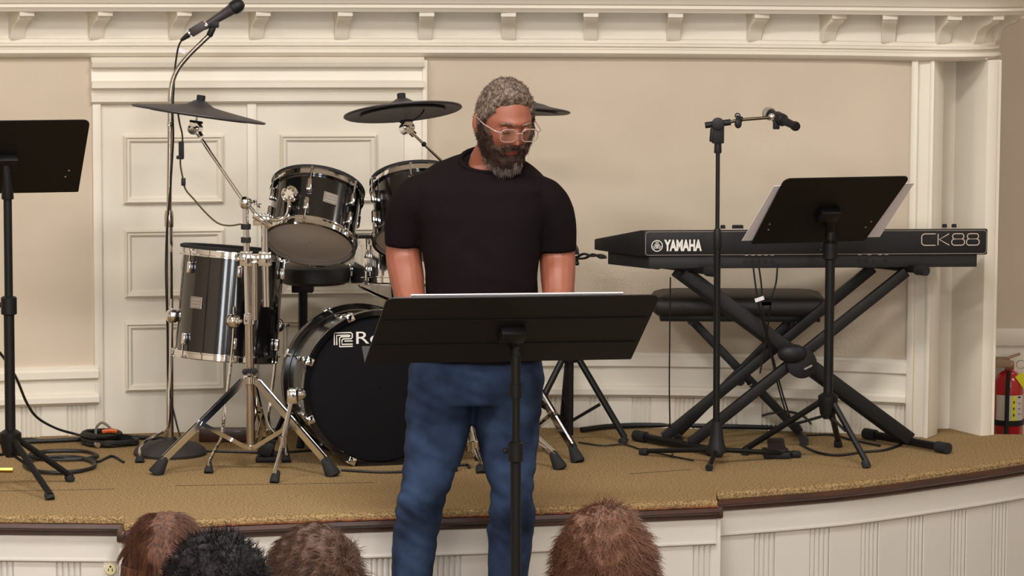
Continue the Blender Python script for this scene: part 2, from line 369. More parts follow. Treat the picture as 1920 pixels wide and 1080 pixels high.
# ------------------------------------------------------------------ stage platform
LIPS_ = [[(-3.6, 9.72), (-2.4, 9.66), (-1.56, 9.632), (-1.165, 9.622)],
         [(-1.165, 9.505), (-.85, 9.60), (-.52, 9.686), (.07, 9.816), (.35, 9.888), (.648, 9.968)],
         [(.656, 10.10), (.88, 10.20), (1.118, 10.326), (1.43, 10.56), (1.757, 10.84), (2.1, 11.2), (2.22, 11.34)]]
stage = bpy.data.objects.new('stage_platform', None); COL.objects.link(stage); struct(stage); stage.location = (0, 10.5, 0)
secs = [spline([Vector((x, y, 0)) for x, y in L], 6) for L in LIPS_]
pts = [p for s_ in secs for p in s_]
poly = [Vector((p.x, p.y, -.03)) for p in pts]+[Vector((1.70, 11.36, -.03)), Vector((1.69, 11.6, -.03)), Vector((-3.6, 11.6, -.03))]
mb = MB(); mb.prism(poly, (0, 0, .03)); mb.build('carpet', CARPET, stage)
for si, s_ in enumerate(secs):
    mb = MB(); sweep(mb, s_, [(-.02, -.030), (.004, -.030), (.012, -.022), (.012, -.010), (.006, -.002), (-.02, .001)]); mb.build('carpet_edge', CARPET, stage)
    mb = MB(); sweep(mb, s_, [(-.03, -.062), (.006, -.062), (.012, -.056), (.012, -.048), (.022, -.044), (.028, -.036), (.024, -.024), (.010, -.021), (-.03, -.021)]); mb.build('nosing', DWOOD, stage, smooth=40)
    zf = -.135
    mb = MB(); sweep(mb, s_, [(-.06, -.48), (-.012, -.48), (-.012, -.06), (-.06, -.06)]); mb.build('fascia_backing', FASC, stage)
    mb = MB(); sweep(mb, s_, [(-.03, zf), (.002, zf), (.002, -.06), (-.03, -.06)]); mb.build('fascia_board', FASC, stage)
    mb = MB(); sweep(mb, s_, [(-.03, zf-.012), (-.004, zf-.012), (.006, zf-.006), (.006, zf), (-.03, zf)]); mb.build('fascia_bead', FASC, stage)
    # planks of the fascia
    L = [0.]
    for i in range(1, len(s_)): L.append(L[-1]+(s_[i]-s_[i-1]).length)
    def pat(u):
        for i in range(len(L)-1):
            if u <= L[i+1]: return s_[i].lerp(s_[i+1], (u-L[i])/(L[i+1]-L[i])), pn(s_, i if u-L[i] < L[i+1]-u else i+1)
        return s_[-1], pn(s_, len(s_)-1)
    u = .01
    while u < L[-1]-.03:
        wd = min(.135, L[-1]-u)
        a, na = pat(u+.002); b, nb = pat(u+wd-.002)
        mb = MB(); mb.rings([[p+n*o+Vector((0, 0, z)) for o, z in ((-.014, -.478), (-.004, -.478), (-.004, zf-.01), (-.014, zf-.01))] for p, n in ((a, na), (b, nb))]); mb.build('plank', FASC, stage, bevel=.002, seg=1)
        u += wd
        for k in range(4):
            if u+.02 > L[-1]: break
            p, n = pat(u+.009); mb = MB(); q = p-n*.011; mb.tube([q+Vector((0, 0, -.478)), q+Vector((0, 0, zf-.01))], .0078, 6); mb.build('bead', FASC, stage); u += .018
# returns where the middle section steps forward
for a, b in ((secs[0][-1], secs[1][0]), (secs[1][-1], secs[2][0])):
    mb = MB(); lo, hi = (a, b) if a.y < b.y else (b, a); mb.box((lo.x, (a.y+b.y)/2+.015, -.27), (.03, abs(a.y-b.y)+.02, .42)); mb.build('fascia_return', FASC, stage)
    mb = MB(); mb.box((lo.x, (a.y+b.y)/2, -.043), (.045, abs(a.y-b.y)+.01, .038)); mb.build('nosing_return', DWOOD, stage, bevel=.006)
# bare strip where the carpet has shrunk back from the nosing
rr = [secs[1][i]+pn(secs[1], i)*.0115 for i in range(len(secs[1]))]
mb = MB(); sweep(mb, [p for p in rr if p.x > -.95], [(-.004, -.0215), (.012, -.0215), (.012, -.0185), (-.004, -.0185)]); mb.build('worn_strip', WORN, stage)
# carpet seams
for pts_ in ([(0, 921), (120, 919), (215, 917)], [(330, 911), (520, 908), (700, 905)], [(1180, 889), (1300, 880)]):
    mb = MB(); mb.tube(spline([stg(*p) for p in pts_], 6), .0012, 5); mb.build('carpet_seam', DARKSLOT, stage)
# ------------------------------------------------------------------ helpers for hardware
ZV = Vector((0, 0, 1))
def rod(parent, name, pts, r, mat, n=10):
    mb = MB(); mb.tube(pts, r, n); return mb.build(name, mat, parent)
def floor_pt(p): return Vector((p.x, p.y, 0))
def rubber_foot(parent, a, b, r0, r1, name='rubber_foot'):
    a = Vector(a); b = Vector(b); L = (b-a).length
    mb = MB(); mb.lathe([(r0*.8, 0), (r0, .004), (r1, L-.006), (r1*.9, L)], a, b-a, 12); return mb.build(name, RUBBER, parent)
def wingnut(mb, c, d, s=.014):
    c = Vector(c); d = Vector(d).normalized(); u, v = perp(d)
    mb.tube([c-d*s*.6, c+d*s*.6], s*.45, 8)
    for q in (-1, 1): mb.ball(c+d*s*.5+u*q*s*.9, s*.62, 8, (1, .35, 1), (u, d, v))
def cable(name, pts, r, label, cat='cable', mat=None, group=None, sub=8):
    mb = MB(); mb.tube(spline(pts, sub), r, 6); o = mb.build(name, mat or CABLE); return tag(o, label, cat, group)
def cyl(mb, a, b, r, n=20): mb.tube([a, b], r, n)
# ------------------------------------------------------------------ drums
def drum(root, c, n, R, depth, lugs, hoop=CHROME, bottom=MESHG, top=MESHB, shellm=None, badge=None, phase=0., lugh=.045, rimblack=True):
    """shell with hoops, heads, lugs and tension rods; n points to the batter side, c is the middle"""
    n = Vector(n).normalized(); u, v = perp(n); c = Vector(c)
    mb = MB(); mb.lathe([(R, -depth/2), (R, depth/2)], c, n, 48); mb.build('shell', shellm or SHELL, root)
    for sgn, hm, nm in ((1, top, 'batter_head'), (-1, bottom, 'resonant_head')):
        o = c+n*(sgn*depth/2)
        mb = MB(); mb.lathe([(.002, .004*sgn), (R*.93, .004*sgn), (R*.99, -.001*sgn)], o, n, 48, cap=False); hd = mb.build(nm, hm, root)
        mb = MB(); mb.lathe([(R+.002, -.012*sgn), (R+.012, -.012*sgn), (R+.012, -.008*sgn), (R+.005, -.006*sgn), (R+.005, .010*sgn), (R+.009, .013*sgn), (R-.002, .014*sgn), (R-.003, .0), (R+.002, -.012*sgn)], o, n, 48, cap=False)
        mb.build('hoop', hoop, root)
        if sgn > 0 and rimblack:
            mb = MB(); mb.lathe([(R-.004, .012), (R+.010, .011), (R+.011, .020), (R+.002, .024), (R-.006, .020), (R-.004, .012)], o, n, 48, cap=False); mb.build('rim_guard', RUBBER, root)
    for k in range(lugs):
        a = 2*math.pi*k/lugs+phase; d = u*math.cos(a)+v*math.sin(a); t = n.cross(d)
        for sgn in (1, -1):
            p = c+d*(R+.008)+n*(sgn*(depth/2-lugh-.012))
            mb = MB(); mb.box(p, (.017, .018, lugh), (t, d, n)); lg = mb.build('lug', CHROME, root, bevel=.005, seg=3)
            mb = MB(); mb.tube([p+d*.004+n*sgn*lugh*.4, c+d*(R+.012)+n*sgn*(depth/2+.006)], .0032, 8); mb.ball(c+d*(R+.012)+n*sgn*(depth/2+.008), .0055, 8); mb.build('tension_rod', CHROME, lg)
    if badge is not None:
        d = Vector(badge).normalized(); d = (d-n*d.dot(n)).normalized(); t = n.cross(d)
        mb = MB(); mb.box(c+d*(R+.0012)+n*.004, (.050, .004, .040), (t, d, n)); bd = mb.build('badge', M('silver_badge', (176, 168, 160), .3, .8), root, bevel=.001, seg=1)
        for k in range(3):
            mb = MB(); mb.box(c+d*(R+.0034)+n*(.015-.011*k), (.036-.006*(k % 2), .001, .004), (t, d, n)); mb.build('badge_print', PRINTG, bd)
# rack tom with its mesh underside towards the hall
def tilt(roll, lean): return Vector((math.sin(roll)*math.cos(lean), math.sin(lean), math.cos(roll)*math.cos(lean)))
T1c = at(588, 407, 10.66); T1n = tilt(.13, math.radians(33))
tom1 = thing('rack_tom', 'small black rack tom tilted to show its grey mesh underside, beside the chrome post', 'drum', T1c)
drum(tom1, T1c, T1n, .148, .185, 6, badge=Vector((.33, -1, 0)), phase=.62)
T2c = at(787, 398, 10.70); T2n = tilt(-.06, math.radians(30))
tom2 = thing('rack_tom', 'black rack tom half hidden behind the shoulder of the man in the black t-shirt', 'drum', T2c)
drum(tom2, T2c, T2n, .155, .19, 6, phase=.3)
FTc = at(431, 571, 10.78); FTn = tilt(.075, math.radians(4))
ft = thing('floor_tom', 'tall glossy black floor tom on bent chrome legs beside the round-base microphone stand', 'drum', floor_pt(FTc))
drum(ft, FTc, FTn, .172, .345, 6, badge=Vector((-.72, -1, 0)), phase=.22, top=MESHB, lugh=.04)
# floor tom legs
for bx, by, path, foot, dY in ((324, 592, [(322, 560), (321, 640), (318, 740), (316, 798), (300, 812), (272, 828), (263, 842)], (262, 868), -.02), (438, 602, [(439, 575), (437, 640), (428, 720), (419, 790), (416, 818), (402, 845), (394, 862)], (391, 888), -.19), (520, 610, [(520, 590), (516, 680), (506, 760), (504, 790), (520, 815), (535, 828)], (537, 868), .10)):
    fp = stg(*foot); bp = at(bx, by, 10.78+dY)
    P = []
    for i, (x, y) in enumerate(path):
        f = max(0, (y-780)/(foot[1]-780)); P.append(at(x, y, bp.y+(fp.y-bp.y)*f))
    lg = rod(ft, 'leg', spline(P+[fp+ZV*.03], 4), .0055, CHROME, 8)
    rubber_foot(lg, P[-1]*.55+(fp+ZV*.03)*.45, fp+ZV*.001, .008, .0165)
    mb = MB(); mb.ball(bp, .026, 14); d = (FTc-bp); d.z = 0; d.normalize(); mb.tube([bp, bp+d*.04], .016, 12); wingnut(mb, bp-d*.022+Vector((.01, 0, 0)), Vector((1, -.4, 0)), .012); mb.build('leg_bracket', CHROME, ft)
# bass drum
KY = stg(708, 872).y; KN = Vector((math.sin(math.radians(15)), -math.cos(math.radians(15)), .055)).normalized()
Kf = at(712, 728, KY+.02); KR = .257
kick = thing('bass_drum', 'large black bass drum with plain black front head and white maker lettering', 'drum', floor_pt(Kf))
ku, kv, kn = frame(KN)
kb = Kf-KN*.36
mb = MB(); mb.lathe([(KR-.012, 0), (KR-.012, .36)], kb, KN, 64); mb.build('shell', M('black_drum_shell_pearl', (24, 20, 20), .2, 0, ns=6, na=.2, coat=.6), kick)
for o, nm in ((Kf-KN*.02, 'front_hoop'), (kb-KN*.02, 'rear_hoop')):
    mb = MB(); mb.lathe([(KR-.010, 0), (KR+.006, 0), (KR+.008, .004), (KR+.008, .036), (KR+.006, .040), (KR-.010, .040), (KR-.010, 0)], o, KN, 64, cap=False); hp = mb.build(nm, SHELL, kick)
    if nm == 'rear_hoop':
        mb = MB(); mb.lathe([(KR+.0082, .012), (KR+.009, .014), (KR+.009, .026), (KR+.0082, .028)], o, KN, 64, cap=False); mb.build('hoop_inlay', M('brown_inlay', (92, 74, 64), .4), hp)
mb = MB(); mb.lathe([(.002, .006), (KR*.9, .006), (KR-.012, .002)], Kf, KN, 64, cap=False); khead = mb.build('front_head', MESHB, kick)
mb = MB()
def kp(px, py):                               # plane of the front head
    d = ray(px, py); t = (Kf+KN*.0075-CAM).dot(KN)/d.dot(KN); return CAM+d*t
o = kp(668, 645); hgt = (kp(668, 622)-o).length
text_into(mb, 'Roland', o, ku, kv, hgt, 0.0, width=.225, bold=.0)
o2 = kp(627, 647); k = hgt
for sgm in ([(0, 0), (0, .98), (1.42, .98), (1.52, .88), (1.52, .58), (1.42, .48), (.74, .48), (.64, .38), (.64, .04), (1.55, .04)], [(.2, 0), (.2, .78), (1.26, .78), (1.32, .74), (1.32, .70), (1.26, .66), (.56, .66), (.44, .54), (.44, -.14), (1.55, -.14)], [(.85, .30), (1.55, .30)]):
    ribbon(mb, [(x*k*.98, y*k) for x, y in sgm], .0042, o2, ku, kv, 0.0)
mb.build('brand_lettering', PRINTW, khead, smooth=0)
for a in [math.radians(q) for q in (22, 67, 113, 158, 202, 247, 293, 338)]:
    d = ku*math.cos(a)+kv*math.sin(a); t = KN.cross(d)
    for o, sg in ((Kf, 1), (kb, -1)):
        mb = MB(); mb.box(o+d*(KR+.012)-KN*.004*sg, (.030, .008, .050), (t, d, KN)); mb.box(o+d*(KR+.002)+KN*sg*.022, (.026, .024, .006), (t, d, KN)); cl = mb.build('claw', CHROME, kick, bevel=.003)
        mb = MB(); mb.tube([o+d*(KR+.014)-KN*sg*.02, o+d*(KR+.006)-KN*sg*.10], .0036, 8); mb.build('tension_rod', CHROME, cl)
    mb = MB(); c = (Kf+kb)/2+d*(KR-.006); mb.box(c, (.018, .016, .11), (t, d, KN)); mb.build('lug', CHROME, kick, bevel=.005)
for top, foot in (((549, 742), (514, 906)), ((876, 782), (902, 888))):
    fp = stg(*foot); tp = at(top[0], top[1], fp.y+.16)
    sp_ = rod(kick, 'spur', [tp, tp.lerp(fp, .55)], .0085, CHROME); rod(sp_, 'spur_rod', [tp.lerp(fp, .5), fp+ZV*.03], .006, CHROME)
    mb = MB(); q = tp.lerp(fp, .53); mb.tube([q+ZV*.018, q-ZV*.018], .013, 12); mb.build('memory_collar', CHROME, sp_)
    rubber_foot(sp_, tp.lerp(fp, .86), fp+ZV*.001, .013, .0165)
    mb = MB(); mb.box(tp, (.036, .05, .05)); mb.tube([tp+Vector((0, .02, 0)), tp+(Kf-KN*.15-tp).normalized()*.06], .02, 12); mb.build('spur_bracket', CHROME, kick, bevel=.008)
# snare drum on its stand, throne
Sc = at(752, 492, 11.13)
sn = thing('snare_drum', 'chrome shelled snare drum below the rack toms, mostly behind the standing man', 'drum', Sc)
drum(sn, Sc, tilt(.02, math.radians(7)), .172, .13, 8, shellm=CHROME, bottom=MESHB, phase=.1, lugh=.03)
ss = thing('snare_stand', 'chrome stand cradling the chrome snare drum behind the standing man', 'stand', floor_pt(Sc))
sb = Sc-ZV*.15
rod(ss, 'post', [floor_pt(Sc)+ZV*.10, sb], .011, CHROME)
for a in (.4, 2.5, 4.6):
    d = Vector((math.cos(a), math.sin(a), 0))
    rod(ss, 'basket_arm', [sb, sb+d*.12+ZV*.03, sb+d*.186+ZV*.052, sb+d*.197+ZV*.085], .006, CHROME)
    lg = rod(ss, 'leg', [floor_pt(Sc)+ZV*.25, floor_pt(Sc)+d*.12+ZV*.02], .008, CHROME); rubber_foot(lg, floor_pt(Sc)+d*.11+ZV*.04, floor_pt(Sc)+d*.13+ZV*.002, .01, .014)
Tc = at(590, 512, 11.08)
th = thing('drum_throne', 'round black padded drum stool on a black post behind the toms', 'stool', floor_pt(Tc))
mb = MB(); mb.lathe([(.01, -.036), (.108, -.036), (.122, -.026), (.126, 0), (.12, .022), (.10, .034), (.01, .036)], Tc, ZV, 32); mb.build('seat', LEATHER, th)
pt = at(568, 540, 11.08)
mb = MB(); mb.box((pt.x, pt.y, pt.z), (.075, .07, .028)); mb.build('seat_clamp', BLACKS, th, bevel=.004)
rod(th, 'post', [floor_pt(pt)+ZV*.08, pt], .0165, BLACKS)
for a in (.5, 2.6, 4.7):
    d = Vector((math.cos(a), math.sin(a), 0)); lg = rod(th, 'leg', [floor_pt(pt)+ZV*.24, floor_pt(pt)+d*.12+ZV*.02], .009, BLACKS); rubber_foot(lg, floor_pt(pt)+d*.11+ZV*.04, floor_pt(pt)+d*.13+ZV*.002, .011, .015)
# ------------------------------------------------------------------ cymbal stands and cymbals
def tripod(root, base, feet, zt, zm, zb, mat=CHROME, double=True, r=.006, foot=.022):
    """three braced legs: collar at height zt, brace plate at zb, brace joins each leg at height zm"""
    B = floor_pt(base)
    mb = MB(); mb.lathe([(.018, -.016), (.024, -.012), (.024, .012), (.018, .016)], B+ZV*zt, ZV, 16); col = mb.build('leg_collar', mat, root)
    mb = MB(); mb.lathe([(.014, -.008), (.022, -.006), (.022, .006), (.014, .008)], B+ZV*zb, ZV, 16); mb.build('brace_collar', mat, root)
    for f in feet:
        f = floor_pt(f); d = (f-B).normalized(); s = Vector((-d.y, d.x, 0)); a = B+ZV*zt+d*.022; e = f+ZV*.045-d*.02
        mb = MB()
        if double:
            for q in (-1, 1): mb.box((a+e)/2+s*q*.009, ((e-a).length, .004, .020), ((e-a).normalized(), s, (e-a).normalized().cross(s)))
            mb.box((a+e)/2, ((e-a).length, .016, .003), ((e-a).normalized(), s, (e-a).normalized().cross(s)))
        else: mb.tube([a, e], r, 10)
        lg = mb.build('leg', mat, root)
        t = (zt-zm)/(zt-.045); j = a.lerp(e, t); p = B+ZV*zb+d*.018
        mb = MB()
        if double:
            ax = (j-p).normalized()
            for q in (-1, 1): mb.box((j+p)/2+s*q*.011, ((j-p).length, .003, .014), (ax, s, ax.cross(s)))
        else: mb.tube([p, j], r*.6, 8)
        mb.build('brace', mat, lg)
        mb = MB(); mb.ball(j, .010, 8); mb.build('rivet', mat, lg)
        rubber_foot(lg, e-d*.012+ZV*.012, f+ZV*.001+d*.004, foot*.55, foot*1.02)
def tilter(root, p, d, n):
    mb = MB(); mb.tube([p-d*.035, p], .011, 12); mb.build('boom_ferrule', CHROME, root)
    s = d.cross(n).normalized(); mb = MB(); mb.tube([p-s*.02, p+s*.02], .021, 16); wingnut(mb, p-s*.028, s, .013); mb.build('tilter', CHROME, root)
    mb = MB(); mb.lathe([(.021, -.004), (.023, 0), (.021, .004)], p+n*.022, n, 16); mb.build('tilter_washer', RUBBER, root)
    mb = MB(); mb.tube([p, p+n*.085], .0042, 8); mb.build('cymbal_rod', CHROME, root)
def cymbal(label, c, n, R):
    n = Vector(n).normalized()
    t = thing('cymbal', label, 'cymbal', c)
    mb = MB(); mb.lathe([(.008, .040), (.020, .039), (.034, .030), (.046, .0225), (.07, .018), (R*.6, .009), (R*.93, 0), (R, -.003), (R+.001, -.007), (R-.004, -.010), (R*.6, -.001), (.07, .006), (.046, .009), (.008, .012)], c, n, 56); mb.build('bow', CYMB, t)
    mb = MB(); mb.lathe([(R*.30, .0002), (R*.72, -.0075), (R*.72, -.013), (R*.30, -.006)], c, n, 40); mb.build('underside_pad', M('cymbal_underside', (30, 28, 29), .5), t)
    mb = MB(); mb.lathe([(.013, .036), (.0145, .04), (.0145, .056), (.012, .058)], c, n, 14); mb.build('wing_cap', RUBBER, t)
    return t
# left stand
b1 = Vector((at(470, 838, 10.5).x, 10.50, 0))
st1 = thing('tom_stand', 'chrome double-braced tripod stand carrying the small rack tom and a boom cymbal', 'stand', b1)
def s1(px, py, dy=0.): return at(px, py, b1.y+dy)
tripod(st1, b1, [stg(293, 890), stg(624, 893), b1+Vector((.03, .33, 0))], s1(468, 712).z, s1(380, 788).z, s1(468, 838).z, foot=.026)
rod(st1, 'lower_tube', [s1(470, 842), s1(467, 590)], .0145, STEEL, 14)
rod(st1, 'middle_tube', [s1(466, 600), s1(463, 480)], .012, CHROME, 14)
rod(st1, 'inner_tube', [s1(478, 600, -.02), s1(477, 492, -.02)], .010, STEEL, 14)
rod(st1, 'upper_tube', [s1(463, 485), s1(460, 388)], .0105, CHROME, 14)
mb = MB(); mb.lathe([(.017, -.02), (.020, -.016), (.020, .016), (.017, .02)], s1(468, 598), ZV, 16); wingnut(mb, s1(448, 602, -.02), Vector((-1, -.6, 0)), .016); mb.build('height_collar', CHROME, st1)
mb = MB(); wingnut(mb, s1(467, 696, -.02), Vector((.4, -1, 0)), .018); mb.build('wing_bolt', RUBBER, st1)
for y in (425, 450): rod(st1, 'cable_wrap', [s1(461, y-5), s1(461, y+5)], .0165, RUBBER, 12)
mb = MB()
for x, w_ in ((462, .040), (497, .040)): mb.box(s1(x, 485), (w_, .046, .044))
mb.box(s1(480, 485), (.05, .024, .030)); wingnut(mb, s1(452, 486, -.03), Vector((-.5, -1, 0)), .013); mb.build('multi_clamp', CHROME, st1, bevel=.005)
rod(st1, 'tom_tube', [s1(499, 575, -.005), s1(495, 400, -.005)], .0115, CHROME, 14)
mb = MB(); mb.box(s1(490, 412), (.052, .04, .036)); mb.tube([s1(476, 403, -.02), s1(508, 424, -.01)], .011, 10); wingnut(mb, s1(484, 386, -.02), Vector((-.4, -.4, 1)), .012); mb.build('tom_clamp', CHROME, st1, bevel=.007)
ta = s1(505, 411); tb = at(543, 364, 10.52)
rod(st1, 'tom_arm', spline([ta, at(522, 412, 10.5), at(537, 404, 10.5), at(542, 388, 10.5), tb], 5), .0062, CHROME)
mb = MB(); ad = Vector((-.25, -1, .05)).normalized(); mb.lathe([(.026, -.02), (.029, -.01), (.029, 0), (.018, .008)], tb, ad, 20)
for k in range(8):
    u, v = perp(ad); mb.ball(tb+ad*.008+(u*math.cos(k*math.pi/4)+v*math.sin(k*math.pi/4))*.020, .0065, 8)
mb.tube([tb, tb-ad*.05], .02, 12); mb.build('tom_bracket', CHROME, tom1)
mb = MB(); mb.ball(s1(460, 380, -.004), .022, 14); wingnut(mb, s1(474, 378, -.02), Vector((1, -.5, 0)), .011); mb.build('boom_joint', CHROME, st1)
c1t = at(366, 241, 10.56)
rod(st1, 'boom_arm', [s1(461, 384), at(378, 262, 10.55)], .0062, CHROME)
rod(st1, 'counter_arm', [s1(461, 378), s1(480, 402)], .006, CHROME)
cn1 = Vector((.14, .05, 1)).normalized()
tilter(st1, c1t, (c1t-s1(461, 384)).normalized(), cn1)
cc1 = at(373, 211, 10.56)
cymbal('black cymbal pad over the round-base microphone stand, tipping down towards the small tom', cc1, cn1, .222)
# right boom stand behind the man
b2 = Vector((at(880, 850, 10.62).x, 10.72, 0))
st2 = thing('cymbal_stand', 'chrome boom stand behind the standing man, rod leaning up past his shoulder', 'stand', b2)
tripod(st2, b2, [stg(1050, 880), b2+Vector((-.06, -.24, 0)), b2+Vector((.0, .3, 0))], .26, .14, .06, foot=.024)
jt = at(880, 352, 10.72)
rod(st2, 'lower_tube', [floor_pt(b2)+ZV*.03, floor_pt(b2)+ZV*.5], .014, STEEL); rod(st2, 'upper_tube', [floor_pt(b2)+ZV*.48, jt], .010, CHROME)
mb = MB(); mb.ball(jt, .022, 12); mb.build('boom_joint', CHROME, st2)
c2t = at(763, 240, 10.68)
rod(st2, 'boom_arm', [jt, c2t], .0045, STEEL); mb = MB(); q = c2t.lerp(jt, .27); mb.ball(q, .009, 10); mb.build('boom_knuckle', BLACKS, st2)
cn2 = Vector((-.10, math.sin(math.radians(11.5)), math.cos(math.radians(11.5)))).normalized()
tilter(st2, c2t, (c2t-jt).normalized(), cn2)
cc2 = at(755, 207, 10.68)
cymbal('black cymbal pad showing its underside, tilted back above the second rack tom', cc2, cn2, .198)
mb = MB(); mb.tube(spline([at(795, 206, 10.62), at(790, 214, 10.6), at(776, 225, 10.6), at(764, 227, 10.64)], 6), .003, 6); tag(mb.build('cymbal_cable', CABLE), 'short black lead looping under the cymbal pad shown from below', 'cable')
b3 = Vector((at(985, 850, 10.7).x, 10.88, 0))
st3 = thing('hi_hat_stand', 'chrome hi-hat stand behind the standing man, its rubber-footed leg reaching towards the keyboard', 'stand', b3)
tripod(st3, b3, [stg(1083, 867), b3+Vector((-.15, -.18, 0)), b3+Vector((-.03, .26, 0))], .27, .15, .07, foot=.024)
cc3 = at(982, 205, 10.86)
rod(st3, 'tube', [b3+ZV*.03, b3+ZV*.6], .012, STEEL); rod(st3, 'pull_rod', [b3+ZV*.58, Vector((b3.x, b3.y, cc3.z-.01)), cc3], .005, CHROME)
cymbal('black hi-hat pad whose rim shows beside the bearded man\'s head', cc3, Vector((.035, math.sin(math.radians(7)), 1)), .158)
# cymbal lead with inline boxes
cl = thing('cymbal_lead', 'olive cymbal lead with two small black inline boxes hanging beside the chrome pole', 'cable', at(338, 280, 10.55))
P = [at(x, y, 10.52) for x, y in ((333, 208), (337, 232), (342, 255), (341, 285), (338, 305), (342, 330), (348, 355), (365, 375), (385, 398), (408, 418), (430, 423), (452, 420))]
mb = MB(); mb.tube(spline(P, 5), .0032, 6); mb.build('lead', CABLEY, cl)
mb = MB(); mb.box(at(340, 282, 10.51), (.017, .016, .058), None); mb.box(at(336, 295, 10.508), (.018, .014, .012)); mb.build('inline_box', BLACKP, cl, bevel=.003)
mb = MB(); mb.box(at(344, 341, 10.51), (.014, .014, .026)); mb.build('inline_box', BLACKP, cl, bevel=.003)
# drum module on a black tripod behind the man
b4 = Vector((at(1066, 815, 11.2).x, 11.16, 0))
st4 = thing('tripod_stand', 'plain black tripod stand between the standing man and the keyboard bench', 'stand', b4)
rod(st4, 'post', [b4+ZV*.02, b4+ZV*.62], .0165, BLACKS)
zc = at(1066, 668, 11.16).z
for f in (stg(1172, 832), Vector((b4.x-.17, 10.98, 0)), Vector((b4.x-.02, b4.y+.22, 0))):
    f = floor_pt(f); f = f if f.y < 11.38 else Vector((f.x, 11.38, 0)); d = (f-b4).normalized()
    lg = rod(st4, 'leg', [b4+ZV*zc+d*.03, f+ZV*.02], .0115, BLACKS); rod(lg, 'brace', [b4+ZV*.07+d*.01, b4.lerp(f, .55)+ZV*zc*.45], .006, BLACKS)
    rubber_foot(lg, (b4+ZV*zc).lerp(f, .93), f+ZV*.002, .015, .018)
mb = MB(); mb.lathe([(.03, -.02), (.034, 0), (.03, .02)], b4+ZV*zc, ZV, 14); mb.build('leg_collar', BLACKS, st4)
mdl = thing('drum_module', 'wedge of a black drum controller jutting past the man\'s elbow', 'controller', at(1035, 470, 11.05))
mb = MB(); a = at(985, 430, 11.0); pts_ = [at(985, 478, 11.0), at(1087, 478, 11.0), at(1072, 448, 11.0), at(1060, 430, 11.0), at(985, 425, 11.0)]
mb.prism(pts_, (0, .09, .01)); mb.build('case', BLACKP, mdl, bevel=.004)
mb = MB(); mb.tube([at(1080, 480, 11.0), at(1082, 492, 11.0)], .006, 8); mb.ball(at(1082, 494, 11.0), .008, 8); mb.build('clamp_screw', BLACKS, mdl)
rod(mdl, 'mount_arm', [at(1060, 478, 11.05), Vector((b4.x, b4.y, .60))], .010, BLACKS)
cable('audio_lead', [at(1082, 482, 11.0), at(1095, 476, 10.95), at(1110, 480, 10.92), at(1125, 478, 10.85), at(1135, 481, 10.8)], .0045, 'upper lead running from the drum controller to the keyboard end')
cable('audio_lead', [at(1080, 485, 11.0), at(1097, 484, 10.95), at(1112, 477, 10.92), at(1126, 483, 10.85), at(1136, 483, 10.8)], .0045, 'lower of the two leads between the drum controller and the keyboard')
for o in []: o['group'] = 'leads at the keyboard end'
# ------------------------------------------------------------------ straight chrome microphone stand and microphone
bm_ = stg(319, 852); MYs = bm_.y
ms = thing('microphone_stand', 'straight chrome microphone stand with round black dome base and bent gooseneck top', 'stand', bm_)
mb = MB(); mb.lathe([(.122, .001), (.125, .010), (.118, .022), (.095, .036), (.055, .047), (.022, .052), (.02, .06)], bm_, ZV, 40); mb.build('base', M('dark_cast_iron', (44, 39, 37), .8, ns=200, bump=.0004), ms)
def m1(px, py): return at(px, py, MYs)
rod(ms, 'lower_tube', [bm_+ZV*.05, m1(317, 412)], .0125, STEEL, 16)
mb = MB(); mb.lathe([(.0145, -.028), (.0155, -.024), (.0155, .012), (.0125, .028)], m1(317, 410), ZV, 16); mb.build('clutch', STEEL, ms)
rod(ms, 'clutch_ring', [m1(317, 405), m1(317, 399)], .0135, RUBBER, 14)
rod(ms, 'upper_tube', [m1(317, 405), m1(319, 235)], .0088, STEEL, 16)
mb = MB(); mb.lathe([(.0105, -.010), (.012, -.006), (.0105, -.002), (.012, .002), (.0105, .006), (.0115, .01)], m1(319, 232), ZV, 14); mb.build('gooseneck_ferrule', CHROME, ms)
rod(ms, 'gooseneck', spline([m1(319, 228), m1(319, 195), m1(322, 160), m1(332, 132), m1(352, 106), m1(376, 82), m1(393, 66)], 6), .0085, STEEL, 14)
mc = m1(398, 56)
mb = MB(); mb.tube([m1(392, 68), m1(400, 50)], .011, 12); mb.box(m1(402, 46), (.03, .026, .022)); mb.build('microphone_clip', BLACKP, ms, bevel=.004)
mic = thing('microphone', 'black handheld microphone clipped to the gooseneck, tilted up against the cornice', 'microphone', m1(400, 42))
ma, mz = m1(386, 48), m1(448, 9)
dd = (mz-ma).normalized(); L_ = (mz-ma).length
mb = MB(); mb.lathe([(.012, 0), (.0125, .004), (.0145, L_*.35), (.019, L_*.75), (.021, L_*.8)], ma, dd, 20); mb.build('body', M('grey_black_mic_body', (58, 50, 54), .4), mic)
mb = MB(); mb.lathe([(.0205, L_*.80), (.0235, L_*.82), (.0245, L_*.92), (.0225, L_*1.03), (.013, L_*1.12), (.002, L_*1.14)], ma, dd, 20); mb.build('grille', BLACKM, mic)
mb = MB(); mb.lathe([(.0125, -.01), (.0135, 0), (.0135, .008)], ma, dd, 16); mb.build('collar_ring', CHROME, mic)
ad = thing('microphone_switch', 'dark boxy inline adapter between the tilted microphone and its cable plug', 'adapter', m1(370, 52))
u, v = perp(dd); mb = MB(); c = m1(371, 54); mb.box(c, (.056, .034, .030), (dd, u, v)); mb.build('box', M('dark_brown_metal', (52, 40, 38), .45), ad, bevel=.003)
mb = MB(); mb.tube([m1(362, 59), m1(355, 63)], .009, 12); mb.build('nickel_sleeve', CHROME, ad)
xc = thing('microphone_cable', 'black microphone cable with white flag label running down the chrome pole', 'cable', m1(330, 100))
